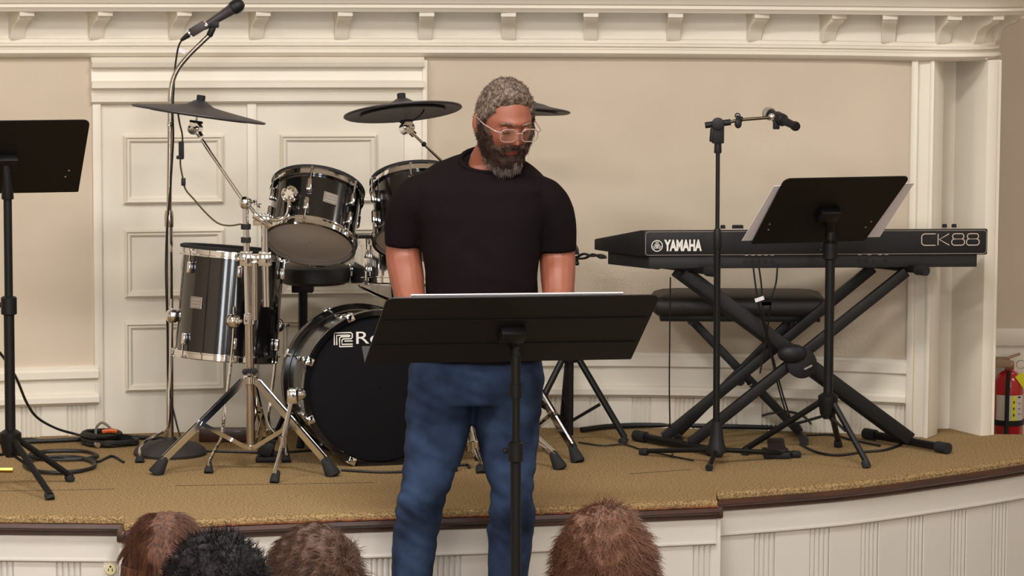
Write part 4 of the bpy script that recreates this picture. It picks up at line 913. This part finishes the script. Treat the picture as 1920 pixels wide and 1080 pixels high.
for yy in (748, 760, 772): arcpatch(-81, -75, yy+5, yy, er+.0022, M('label_ink_dark', (70, 66, 40), .6), 'label_print', lb)
mb = MB(); mb.lathe([(er+.001, ze(795)), (er+.004, ze(795)), (er+.004, ze(785)), (er+.001, ze(785))], E0, ZV, 32, cap=False); mb.build('strap', BLACKP, fx)
mb = MB(); mb.tube([E0+Vector((-.012, -er-.008, ze(690))), E0+Vector((-.015, -er-.009, ze(740))), E0+Vector((-.016, -er-.008, ze(812)))], .0085, 10); mb.build('hose', RUBBER, fx)
mb = MB(); mb.box(E0+ZV*ze(684), (.035, .04, .03)); mb.box(E0+Vector((.008, -.01, ze(668))), (.07, .02, .008), (Vector((.94, 0, .34)), Vector((0, 1, 0)), Vector((-.34, 0, .94)))); mb.build('valve', M('tan_metal', (150, 120, 90), .4, .6), fx, bevel=.003)
mb = MB(); mb.box(E0+Vector((-.035, .02, ze(680))), (.07, .10, .03)); mb.build('wall_bracket', M('tan_bracket', (150, 122, 96), .6), fx, bevel=.003)
mb = MB(); mb.lathe([(.016, -.0015), (.018, -.0015), (.018, .0015), (.016, .0015), (.016, -.0015)], E0+Vector((.042, -.02, ze(682))), (0, 1, .2), 16, cap=False); mb.build('pull_ring', CHROME, fx)
mb = MB(); mb.box(E0+Vector((.052, -.05, ze(713))), (.034, .002, .075), (Vector((.80, 0, .6)), Vector((0, 1, 0)), Vector((-.6, 0, .80)))); mb.build('inspection_tag', YEL, fx)
lp = at(1866, 253, YR-.03)
lt = thing('door_pull', 'slim dark metal pull bar on the wall past the doorway', 'handle', Vector((lp.x, YR, lp.z)))
mb = MB(); mb.box((lp.x, YR-.028, lp.z), (.014, .008, .092)); mb.build('bar', M('dark_bronze', (58, 48, 42), .4, .6), lt, bevel=.003)
for q in (-1, 1):
    mb = MB(); mb.box((lp.x, YR-.013, lp.z+q*.036), (.010, .026, .010)); mb.build('standoff', M('dark_bronze', (58, 48, 42), .4, .6), lt)
# ------------------------------------------------------------------ people
def remesh(mb, voxel, smooth_it=6, fac=.5):
    me = bpy.data.meshes.new('tmp'); me.from_pydata([tuple(v) for v in mb.v], [], mb.f)
    bm = bmesh.new(); bm.from_mesh(me); bmesh.ops.recalc_face_normals(bm, faces=bm.faces); bm.to_mesh(me); bm.free()
    ob = bpy.data.objects.new('tmp', me); COL.objects.link(ob)
    r = ob.modifiers.new('r', 'REMESH'); r.mode = 'VOXEL'; r.voxel_size = voxel
    if smooth_it: q = ob.modifiers.new('s', 'SMOOTH'); q.iterations = smooth_it; q.factor = fac
    dg = bpy.context.evaluated_depsgraph_get(); dg.update()
    out = bpy.data.meshes.new_from_object(ob.evaluated_get(dg))
    bpy.data.objects.remove(ob); bpy.data.meshes.remove(me)
    return out
def finish(me, name, mats, parent, fn=None, matfn=None):
    n = len(me.vertices); co = np.empty(n*3, dtype=np.float32); me.vertices.foreach_get('co', co); co = co.reshape(-1, 3)
    if fn:
        no = np.empty(n*3, dtype=np.float32); me.vertices.foreach_get('normal', no); co = fn(co, no.reshape(-1, 3))
    org = Vector((0, 0, 0)); p = parent
    while p is not None: org += Vector(p.location); p = p.parent
    if matfn:
        fc = np.array([np.mean(co[list(pl.vertices)], axis=0) for pl in me.polygons]); mi = matfn(fc)
    co = co-np.array(org, dtype=np.float32); me.vertices.foreach_set('co', co.astype(np.float32).ravel())
    me.materials.clear()
    for mm in mats: me.materials.append(mm)
    if matfn: me.polygons.foreach_set('material_index', mi.astype(np.int32))
    else: me.polygons.foreach_set('material_index', np.zeros(len(me.polygons), dtype=np.int32))
    me.polygons.foreach_set('use_smooth', [True]*len(me.polygons)); me.update(); me.name = name
    return link(name, me, parent)
def ell(c, u, v, a, b, n=24, e=2.0):
    c = Vector(c); o = []
    for k in range(n):
        t = 2*math.pi*k/n; cx, sx = math.cos(t), math.sin(t)
        o.append(c+Vector(u)*(a*math.copysign(abs(cx)**(2/e), cx))+Vector(v)*(b*math.copysign(abs(sx)**(2/e), sx)))
    return o
XA, YA = Vector((1, 0, 0)), Vector((0, 1, 0))
def limb(mb, pts, rad, n=16):
    P = spline(pts, 5); k = len(rad); R_ = []
    for i in range(len(P)):
        t = i/(len(P)-1)*(k-1); j = min(int(t), k-2); R_.append(rad[j]+(rad[j+1]-rad[j])*(t-j))
    mb.tube(P, R_, n); mb.ball(P[0], R_[0], 12); mb.ball(P[-1], R_[-1], 12)
def icos(sub):
    bm = bmesh.new(); bmesh.ops.create_icosphere(bm, subdivisions=sub, radius=1.0)
    v = np.array([tuple(q.co) for q in bm.verts]); f = [tuple(x.index for x in q.verts) for q in bm.faces]; bm.free(); return v, f
def head_shape(d):
    x, y, z = d[:, 0], d[:, 1], d[:, 2]
    ay = np.where(y > 0, .100, .092); az = np.where(z > 0, .118, .120)
    p = np.stack([.077*x, ay*y, az*z], 1)
    t = np.clip(-z, 0, 1)
    p[:, 0] *= 1-.20*t**1.6
    p[:, 1] = np.where(y > 0, p[:, 1]*(1-.30*t), p[:, 1]-.010*np.exp(-((z+.9)/.25)**2)*np.clip(-y, 0, 1)**.3)
    X, Z_ = p[:, 0], p[:, 2]; fr = np.clip((-y-.15)/.4, 0, 1)
    g = np.exp
    nose = np.clip((.012-Z_)/.045, 0, 1)*np.where(Z_ < -.033, g(-((Z_+.033)/.008)**2), 1)
    d_ = .027*nose*g(-(X/(.0085+.006*np.clip(-Z_/.033, 0, 1)))**2)
    d_ += .008*g(-((Z_-.026)/.010)**2)*g(-(X/.05)**2)
    d_ -= .012*g(-((np.abs(X)-.032)/.015)**2-((Z_-.004)/.011)**2)
    d_ += .006*g(-((np.abs(X)-.031)/.010)**2-((Z_-.002)/.006)**2)
    d_ += .005*g(-((np.abs(X)-.042)/.016)**2-((Z_+.03)/.018)**2)
    d_ += .006*g(-(X/.022)**2)*(g(-((Z_+.060)/.005)**2)+g(-((Z_+.072)/.0055)**2))
    p[:, 1] -= d_*fr
    return p
HV, HF = icos(6)
HP = head_shape(HV)
def hmat(c, yaw, pitch, roll, sc=1.0):
    return Matrix.Translation(c) @ Matrix.Rotation(yaw, 4, 'Z') @ Matrix.Rotation(pitch, 4, 'X') @ Matrix.Rotation(roll, 4, 'Y') @ Matrix.Scale(sc, 4)
def xf(mt, P): 
    A = np.array(mt); return P @ A[:3, :3].T+A[:3, 3]
def shell(mt, off, mask, name, mats, parent, seed=0, rough=.0015, strands=0, slen=.012, srad=.0012, droop=0., sdir=None, HPx=None, matfn=None, freq=90, nw=.6, rj=.4, name_ex=None):
    """hair as a shell grown off the head: offset thickness and mask are functions of head-local points"""
    P0 = HP if HPx is None else HPx
    nrm = HV/np.linalg.norm(HV, axis=1, keepdims=True)
    mk = mask(P0); th = off(P0)*mk
    jit = np.array([noise.noise(Vector(p)*freq+Vector((seed, 0, 0))) for p in P0])
    P = P0+nrm*(th*(1+.18*jit)+rough*jit*(mk > .05)-.004*(mk <= .05))[:, None]
    fs = [f for f in HF if max(mk[list(f)]) > .05]
    used = sorted({i for f in fs for i in f}); ix = {u: i for i, u in enumerate(used)}
    W = xf(mt, P)
    mb = MB(); mb.v = [Vector(W[u]) for u in used]; mb.f = [tuple(ix[i] for i in f) for f in fs]
    mb.mi = [0]*len(mb.f)
    if matfn: mb.mi = [int(matfn(P0[list(f)].mean(0))) for f in fs]
    rnd = random.Random(seed+3)
    cand = [u for u in used if mk[u] > .35 and (name_ex is None or name_ex(P0[u])) and (name != 'beard' or P0[u][2] < -.078 or abs(P0[u][0]) > .034)]
    R3 = mt.to_3x3()
    for _ in range(strands):
        u = rnd.choice(cand); b = Vector(W[u]); nn = (R3 @ Vector(nrm[u])).normalized()
        sd = R3 @ Vector(sdir(P0[u], rnd)) if sdir else Vector((0, 0, 0))
        dr = (nn*nw+(sd-nn*min(0, sd.dot(nn)))+Vector((rnd.uniform(-rj, rj), rnd.uniform(-rj, rj), rnd.uniform(-rj, rj)))).normalized()
        L = slen*rnd.uniform(.5, 1.2); q = b-nn*.003
        a, c_ = perp(dr); n0 = len(mb.v); dr2 = (dr-ZV*droop).normalized()
        for pt, r in ((q, srad), (q+dr*L*.55, srad*.8)):
            for k in range(3): t = 2*math.pi*k/3; mb.v.append(pt+(a*math.cos(t)+c_*math.sin(t))*r)
        mb.v.append(q+dr*L*.55+dr2*L*.45)
        mid = int(matfn(P0[u])) if matfn else 0
        for k in range(3):
            j = (k+1) % 3; mb.f.append((n0+k, n0+j, n0+3+j, n0+3+k)); mb.f.append((n0+3+k, n0+3+j, n0+6)); mb.mi += [mid, mid]
    return mb.build(name, mats, parent, smooth=80)
def hand(mb, wrist, d, pn_, side, curl=.6):
    """palm and five separate bent fingers; d along the hand, pn_ out of the palm, side +1 puts the thumb on that side"""
    d = Vector(d).normalized(); s = d.cross(Vector(pn_)).normalized()*side; p = s.cross(d).normalized()*side; w_ = Vector(wrist)
    p = Vector(pn_)-d*Vector(pn_).dot(d); p.normalize()
    mb.rings([ell(w_+d*x, s, p, a, b, 14) for x, a, b in ((-.02, .028, .022), (.0, .029, .02), (.04, .040, .018), (.085, .043, .016), (.10, .040, .012))])
    for k, (o, L) in enumerate(((.031, .070), (.0105, .080), (-.0105, .074), (-.031, .058))):
        b = w_+d*.092+s*o; a1, a2 = curl*.5, curl*1.2
        m1_ = b+(d*math.cos(a1)+p*math.sin(a1))*L*.48; m2_ = m1_+(d*math.cos(a2)+p*math.sin(a2))*L*.32; m3_ = m2_+(d*math.cos(a2+.4)+p*math.sin(a2+.4))*L*.25
        mb.tube([b-d*.02, b, m1_, m2_, m3_], [.0085, .0098, .0092, .0085, .0065], 10)
    b = w_+d*.025+s*.030; t1 = b+(d*.6+s*.7+p*.25).normalized()*.04; t2 = t1+(d*.9+s*.25+p*.3).normalized()*.032
    mb.tube([b-s*.012, b, t1, t2], [.014, .0135, .0115, .008], 10)
# ---- the standing man
MY = 9.50
def mp(px, py, dy=0.): return at(px, py, MY+dy)
foot0 = Vector((mp(895, 1270).x, MY, FZ))
man = thing('person', 'bearded person in glasses, black t-shirt and blue jeans, looking down at the wide stand', 'person', foot0)
HC = mp(946, 230, -.035)
HM = hmat(HC, math.radians(24), math.radians(15), math.radians(0))
K = MY/FPX*1.0
SKB = MB()
# head, ears
hw = xf(HM, HP); n0 = len(SKB.v); SKB.v += [Vector(p) for p in hw]; SKB.f += [tuple(n0+i for i in f) for f in HF]; SKB.mi += [0]*len(HF)
R3 = HM.to_3x3()
for sx in (-1, 1):
    c = HM @ Vector((sx*.080, .012, -.004)); ax = (R3 @ Vector((sx*.75, .66, 0)), R3 @ Vector((-.66*sx, .75, 0)), R3 @ Vector((0, .15, 1)))
    SKB.ball(c, .031, 16, (.62, .32, 1.05), ax); SKB.ball(HM @ Vector((sx*.077, .004, -.022)), .014, 10)
# neck and trunk inside the shirt
SKB.rings([ell(mp(cx, cy, dy), XA, (YA*.95-ZV*.25).normalized(), a, b, 24) for cx, cy, dy, a, b in ((938, 262, .0, .062, .066), (924, 290, .02, .066, .068), (915, 318, .035, .064, .066), (905, 350, .03, .12, .085))])
SKB.rings([ell(mp(cx, cy, .02), XA, YA, a, b, 24) for cx, cy, a, b in ((905, 335, .09, .07), (902, 380, .16, .10), (902, 480, .15, .115), (902, 600, .13, .105), (895, 700, .13, .10))])
# arms: shoulder - elbow - wrist, hands resting on the ledge of the stand
armL = [mp(782, 362, .0), mp(760, 410, .02), mp(757, 478, .03), mp(763, 520, -.02), mp(772, 565, -.09), mp(800, 592, -.16)]
armR = [mp(1022, 366, .0), mp(1042, 415, .02), mp(1045, 482, .03), mp(1046, 522, -.02), mp(1044, 568, -.09), mp(1020, 594, -.16)]
for A in (armL, armR): limb(SKB, A, [.040, .048, .055, .052, .044, .034])
hand(SKB, armL[-1]+Vector((.002, -.005, -.003)), Vector((.75, -.5, -.12)), Vector((.2, -.2, -1)), 1, .8)
hand(SKB, armR[-1]+Vector((-.002, -.005, -.003)), Vector((-.75, -.5, -.12)), Vector((-.2, -.2, -1)), -1, .8)
# legs inside the jeans
for cx in (778, 952): limb(SKB, [mp(cx+40 if cx < 850 else cx, 720, .02), mp(cx+10, 930, .0), mp(cx-5, 1240, .03)], [.045, .04, .035])
bodym = remesh(SKB, .0042, 3, .35)
iHM = np.array(HM.inverted())
def lipmask(fc):
    L_ = fc @ iHM[:3, :3].T+iHM[:3, 3]
    return ((np.abs(L_[:, 0]) < .024*(1-((L_[:, 2]+.066)/.013)**2*.5)) & (np.abs(L_[:, 2]+.067) < .0085) & (L_[:, 1] < -.05)).astype(np.int32)
finish(bodym, 'body', [SKIN, LIPS], man, None, lipmask)
# t-shirt
SH = MB()
SH.rings([ell(mp(cx, cy, dy), XA, (YA+ZV*k).normalized(), a*K, b, 32, e) for cx, cy, dy, a, b, e, k in ((916, 301, .035, 49, .078, 2, .42), (911, 303, .035, 70, .090, 2, .36), (906, 312, .033, 94, .100, 2, .28), (902, 328, .03, 118, .112, 2.2, .16), (901, 356, .02, 132, .124, 2.4, 0))])
SH.rings([ell(mp(cx, cy, dy), XA, YA, a*K, b, 32, e) for cx, cy, dy, a, b, e in ((901, 352, .02, 126, .122, 2.4), (901, 400, .01, 125, .138, 2.5), (902, 450, .005, 115, .142, 2.5), (903, 510, .0, 106, .145, 2.4), (903, 570, .0, 105, .148, 2.4), (899, 640, .005, 116, .150, 2.4), (896, 672, .008, 124, .150, 2.4))])
for sgn, pts_, hem in ((-1, [mp(822, 352, .015), mp(783, 368, .01), mp(764, 396, .015), mp(758, 435, .022), mp(757, 462, .025)], None), (1, [mp(986, 356, .015), mp(1021, 373, .01), mp(1037, 400, .015), mp(1044, 440, .022), mp(1045, 472, .025)], None)):
    P = spline(pts_, 6); rr = [.058, .063, .064, .061, .0575]
    R_ = []
    for i in range(len(P)):
        t = i/(len(P)-1)*4; j = min(int(t), 3); R_.append(rr[j]+(rr[j+1]-rr[j])*(t-j))
    SH.tube(P, R_, 20); SH.ball(P[0], .056, 14)
def shirt_fn(co, no):
    d = np.array([noise.noise(Vector((p[0]*7, p[1]*5, p[2]*16+p[0]*9)))*.004*(1.3 if p[2] < .75 else .6)+noise.noise(Vector((p[0]*20, p[1]*14, p[2]*26)))*.0015 for p in co])
    return co+no*d[:, None]
finish(remesh(SH, .007, 8, .5), 'tshirt', [TEE], man, shirt_fn)
mb = MB(); P = []
for k in range(25):
    t = 2*math.pi*k/24; P.append(mp(916, 300, .035)+XA*(53*K*math.cos(t))+(YA+ZV*.42).normalized()*(.084*math.sin(t)))
mb.tube(P, .0075, 8); mb.build('collar', TEE, [o for o in man.children if o.name.startswith('tshirt')][0])
# jeans
JN = MB()
JN.rings([ell(mp(cx, cy, .01), XA, YA, a*K, b, 28, 2.4) for cx, cy, a, b in ((893, 655, 118, .135), (892, 690, 128, .138), (891, 725, 129, .138), (890, 752, 124, .125))])
def leg(st):
    JN.rings([ell(mp((l+r)/2, y, dy), XA, YA, (r-l)/2*K, b, 24, 2.2) for y, l, r, b, dy in st])
leg([(700, 766, 896, .125, .01), (740, 761, 892, .12, .01), (800, 759, 882, .11, .01), (860, 757, 868, .098, .005), (900, 752, 852, .09, -.005), (932, 744, 838, .088, -.01), (960, 742, 833, .082, .0), (1000, 737, 822, .080, .02), (1080, 733, 812, .078, .035), (1160, 735, 806, .070, .04), (1262, 738, 806, .068, .03)])
leg([(700, 884, 1021, .125, .01), (740, 887, 1019, .12, .01), (800, 890, 1013, .11, .01), (860, 903, 1007, .098, .005), (900, 914, 1003, .09, -.005), (940, 918, 1001, .086, -.01), (962, 917, 1004, .082, .0), (1000, 912, 1001, .080, .02), (1080, 914, 991, .076, .035), (1160, 916, 986, .070, .04), (1262, 917, 984, .068, .03)])
ZK = mp(900, 940).z
def jean_fn(co, no):
    out = []
    for p, n_ in zip(co, no):
        k = math.exp(-((p[2]-ZK)/.10)**2)+.6*math.exp(-((p[2]-mp(900, 770).z)/.09)**2)+.7*math.exp(-((p[2]+.42)/.09)**2)
        w_ = noise.noise(Vector((p[0]*9, p[1]*6, p[2]*30+p[0]*14)))
        d = w_*(.0025+.007*k)+noise.noise(Vector((p[0]*14, p[1]*14, p[2]*9)))*.004
        out.append(d)
    return co+no*np.array(out)[:, None]
finish(remesh(JN, .007, 6, .5), 'jeans', [DENIM], man, jean_fn)
# shoes
for cx in (772, 950):
    b = mp(cx, 1262, .03); b.z = FZ; mb = MB()
    mb.rings([ell(Vector((b.x+(.02 if cx > 850 else -.02)*t_, b.y-y, FZ+z0)), XA, ZV, a, h, 20, 2.6) for y, a, h, z0, t_ in ((-.09, .025, .03, .035, 0), (-.075, .036, .045, .048, 0), (0, .04, .048, .052, 0), (.09, .047, .035, .04, .6), (.15, .045, .026, .031, 1), (.185, .03, .018, .024, 1.1))]); sh_ = mb.build('shoe', M('brown_leather', (60, 42, 32), .5), man)
    mb = MB(); mb.rings([ell(Vector((b.x, b.y-.04, FZ+z)), XA, YA, .048, .14, 24, 2.8) for z in (.001, .014)]); mb.build('sole', RUBBER, sh_)
# hair, beard, brows
def sst(a, b, x): t = np.clip((x-a)/(b-a), 0, 1); return t*t*(3-2*t)
def hairmask(p):
    x, y, z = p[:, 0], p[:, 1], p[:, 2]
    line = np.where(y < -.02, .076+.006*np.cos(x*55)-np.clip(np.abs(x)-.045, 0, 1)*.9, .058-(y+.02)*1.9)
    line = np.where(np.abs(x) > .055, np.minimum(line, .066-(y+.055)*1.35-.01), line)
    line = np.maximum(line, -.065)
    return sst(-.006, .008, z-line)
shell(HM, lambda p: .010+.007*np.clip((p[:, 2]-.03)/.08, 0, 1), hairmask, 'hair', [HAIRM], man, 5, .0018, 2600, .010, .0009, sdir=lambda p, r: (0, -.3, .2))
def beardmask(p):
    x, y, z = p[:, 0], p[:, 1], p[:, 2]
    top = np.where(np.abs(x) > .045, -.042+(np.abs(x)-.045)*1.6, -.064+(np.abs(x)-.02).clip(0)*1.3)
    side = (y < .010+.02*np.clip((z+.06)/.06, 0, 1)) & (z < .012)
    m1_ = sst(-.003, .005, top-z)*side*np.where(z > -.052, sst(-.058, -.046, y), 1.0)*sst(.012, .0, y-.006)
    mous = np.exp(-((z+.047-np.abs(x)*-.15)/.0085)**2*1.2)*(np.abs(x) < .036)*(y < -.05)
    mouth = (np.abs(x) < .023)*(np.abs(z+.067) < .009)*(y < -.04)
    sideb = (np.abs(x) > .062)*(y < .000)*(y > -.030)*(z < .03)*(z > -.03)
    return np.clip(np.maximum(np.maximum(m1_, (mous > .35)*1.0), sideb*.8)*(1-mouth), 0, 1)
def beardoff(p):
    chin = np.clip((-.075-p[:, 2])/.045, 0, 1)*np.clip((-p[:, 1]+.02)/.06, 0, 1)
    return .009+.030*chin+.006*np.clip((-.03-p[:, 2])/.06, 0, 1)
shell(HM, beardoff, beardmask, 'beard', [BEARDM, BEARDG], man, 11, .0025, 2600, .016, .0010, droop=.6, sdir=lambda p, r: (0, -.2, -.9), matfn=lambda p: (p[2] < -.088+.016*noise.noise(Vector(p)*60)) and abs(p[0]) < .05 and p[1] < -.005)
for sx in (-1, 1):
    mb = MB(); mb.tube([HM @ Vector((sx*x, y, z)) for x, y, z in ((.013, -.0985, .0215), (.026, -.0985, .0265), (.040, -.0915, .0275), (.052, -.080, .0225))], [.0022, .0030, .0028, .0014], 8); mb.build('eyebrow', HAIRM, man)
    mb = MB(); mb.tube([HM @ Vector((sx*x, y, z)) for x, y, z in ((.019, -.0885, .0005), (.026, -.0905, -.0025), (.033, -.0900, -.003), (.041, -.0850, -.0005))], [.0012, .0017, .0017, .001], 6); mb.build('lashes', BEARDM, man)
    mb = MB(); mb.ball(HM @ Vector((sx*.031, -.0765, .001)), .0130, 14); mb.build('eyelid', SKIN, man)
# glasses
gl = MB()
glp = bpy.data.objects.new('glasses', None); COL.objects.link(glp); glp.parent = man; glp.location = HM @ Vector((0, -.11, 0))-foot0
def gpt(x, y, z): return HM @ Vector((x, y, z))
for sx in (-1, 1):
    ring = []
    for k in range(33):
        t = 2*math.pi*k/32; cx, sy = math.cos(t), math.sin(t)
        x = .034+.0255*math.copysign(abs(cx)**.6, cx); z = -.004+.0190*math.copysign(abs(sy)**.6, sy); ring.append((sx*x, -.112+.10*(x-.01)**1.0*.22, z))
    mb = MB(); mb.tube([gpt(*q) for q in ring], .0016, 8, cap=False); mb.build('rim', FRAMEM, glp)
    mb = MB(); mb.rings([[gpt(q[0], q[1]+o, q[2]) for q in ring[:-1]] for o in (-.0006, .0006)]); mb.build('lens', LENS, glp, smooth=30)
    mb = MB(); mb.tube([gpt(sx*.0595, -.1115, .006), gpt(sx*.074, -.099, .008), gpt(sx*.085, -.04, .010), gpt(sx*.088, .012, .016), gpt(sx*.084, .035, .000)], .0019, 8); mb.build('temple', FRAMEM, glp)
mb = MB(); mb.tube([gpt(-.010, -.1135, .001), gpt(-.004, -.1165, .004), gpt(.004, -.1165, .004), gpt(.010, -.1135, .001)], .0017, 8); mb.build('bridge', FRAMEM, glp)

# ------------------------------------------------------------------ seated listeners in the hall
def listener(label, px, py, Y, style, sc, shirt, lean=0.):
    top = at(px, py, Y); hc = Vector((top.x, Y, top.z-.118*sc-.012))
    zs = FZ+.42                                   # seat height
    root = thing('person', label, 'person', Vector((top.x, Y-.18, FZ)), 'seated listeners')
    mt = hmat(hc, math.radians(180)+lean, math.radians(6), 0, sc)          # facing the stage
    mb = MB(); hw = xf(mt, HP); mb.v += [Vector(p) for p in hw]; mb.f += list(HF); mb.mi += [0]*len(HF)
    for sx in (-1, 1): mb.ball(mt @ Vector((sx*.080, .012, -.004)), .028*sc, 12, (.4, .7, 1))
    L = hc.z-.10*sc-zs
    nb = hc+Vector((0, -.015, -.10*sc))
    mb.rings([ell(hc+Vector((0, -.012, z)), XA, YA, a, b, 20) for z, a, b in ((-.06*sc, .05, .055), (-.13*sc, .055, .055), (-.17*sc, .085, .065))])
    def tz(f): return zs+.06+(nb.z-.04-zs-.06)*f
    def body(k, grow):
        k.rings([ell(Vector((top.x, Y-.02+dy, tz(f))), XA, YA, a+grow, b+grow, 24, 2.4) for f, a, b, dy in ((0, .165, .115, 0), (.3, .15, .105, .0), (.65, .175, .11, -.01), (.88, .165, .09, -.01), (1.0, .09, .065, -.005))])
        for sx in (-1, 1): limb(k, [Vector((top.x+sx*.175, Y-.02, tz(.86))), Vector((top.x+sx*.20, Y+.0, tz(.42))), Vector((top.x+sx*.13, Y+.20, tz(.16)))], [.05+grow, .044+grow, .036+grow])
    body(mb, -.012)
    for sx in (-1, 1):
        hand(mb, Vector((top.x+sx*.12, Y+.22, tz(.15))), Vector((-sx*.25, 1, -.15)), Vector((0, 0, -1)), -sx, .5)
    finish(remesh(mb, .006, 3, .4), 'body', [SKIN], root)
    k = MB(); body(k, .004); finish(remesh(k, .010, 5, .5), 'shirt', [shirt], root)
    k = MB()
    for sx in (-1, 1): limb(k, [Vector((top.x+sx*.08, Y-.06, zs+.075)), Vector((top.x+sx*.10, Y+.34, zs+.085)), Vector((top.x+sx*.10, Y+.40, zs-.02)), Vector((top.x+sx*.10, Y+.42, FZ+.09))], [.085, .072, .062, .05])
    finish(remesh(k, .010, 5, .5), 'trousers', [M('dark_trousers', (38, 40, 50), .85)], root)
    for sx in (-1, 1):
        k = MB(); k.rings([ell(Vector((top.x+sx*.10, Y+y, FZ+z)), XA, ZV, a, h, 16, 2.5) for y, a, h, z in ((.35, .03, .035, .04), (.42, .04, .042, .046), (.52, .044, .03, .034), (.60, .03, .018, .022))]); k.build('shoe', RUBBER, root)
    full = lambda lo: (lambda p: sst(-.006, .01, np.where(p[:, 1] > -.035, p[:, 2]-lo, p[:, 2]-.055)))
    if style == 'long':
        def off(p): return .016+.010*np.clip(-p[:, 2]/.1, 0, 1)-.004*np.exp(-(p[:, 0]/.003)**2)*(p[:, 2] > .05)
        shell(mt, off, full(-.10), 'hair', [BROWH], root, 21, .0004, 6000, .05, .0005, nw=.02, rj=.08, name_ex=lambda p: abs(p[0]) > .004, droop=.3, sdir=lambda p, r: (math.copysign(1.2, p[0])*(1 if p[2] > .05 else .1), .1, -1.5), freq=40)
        k = MB(); k.rings([ell(hc+Vector((0, -.028, z)), XA, YA, a, b, 36, 2.3) for z, a, b in ((.02, .088, .075), (-.06, .094, .074), (-.14, .10, .068), (-.22, .105, .055), (-.30, .10, .04))]); k.build('hair_length', BROWH, root, smooth=80)
    elif style == 'curly':
        shell(mt, lambda p: .026+.012*np.clip(p[:, 2]/.1, 0, 1), full(-.09), 'hair', [DARKH], root, 33, .010, 6000, .024, .0008, nw=.35, rj=.6, sdir=lambda p, r: (r.uniform(-1, 1), r.uniform(-1, 1), r.uniform(-.6, .9)), freq=42)
    elif style == 'short':
        shell(mt, lambda p: .012+.010*np.clip(p[:, 2]/.1, 0, 1), full(-.075), 'hair', [SHORTH], root, 45, .003, 7000, .030, .0006, nw=.10, rj=.22, droop=.3, sdir=lambda p, r: (.9+p[0]*4, -.3, -.5), freq=60)
    else:
        shell(mt, lambda p: .014+.008*np.clip(p[:, 2]/.1, 0, 1), full(-.085), 'hair', [REDH], root, 57, .003, 7000, .028, .0006, nw=.14, rj=.3, droop=.3, sdir=lambda p, r: (p[0]*9, .3, -.4), freq=60)
    return Vector((top.x, Y, zs))
def hall_chair(c, label):
    z = c.z; t = thing('hall_chair', label, 'chair', Vector((c.x, c.y, FZ)), 'hall chairs')
    mb = MB(); mb.box((c.x, c.y+.06, z-.035), (.36, .40, .05)); mb.build('seat', M('maroon_fabric', (90, 34, 38), .9), t, bevel=.015)
    mb = MB(); mb.box((c.x, c.y-.205, z+.16), (.34, .035, .26)); mb.build('backrest', M('maroon_fabric', (90, 34, 38), .9), t, bevel=.012)
    for sx in (-1, 1):
        rod(t, 'leg', [Vector((c.x+sx*.17, c.y+.24, z-.05)), Vector((c.x+sx*.17, c.y+.25, FZ+.002))], .011, BLACKS)
        rod(t, 'leg', [Vector((c.x+sx*.17, c.y-.215, z+.15)), Vector((c.x+sx*.17, c.y-.17, z-.05)), Vector((c.x+sx*.17, c.y-.22, FZ+.002))], .011, BLACKS)
for lab, px, py, Y, st, sc_, rgb in (
        ('listener with long straight brown hair parted on top', 310, 962, 6.50, 'long', .93, (96, 60, 66)),
        ('listener with dark curly hair', 405, 1030, 5.15, 'curly', .88, (40, 40, 60)),
        ('listener with short swept brown hair, beside the dark curly-haired one', 592, 994, 5.95, 'short', 1.02, (60, 70, 60)),
        ('listener with full chestnut hair, seated apart from the other three', 1135, 958, 5.95, 'full', 1.04, (60, 56, 70))):
    c = listener(lab, px, py, Y, st, sc_, M('shirt_'+st, rgb, .9))
    hall_chair(c, 'maroon chair under the '+lab)
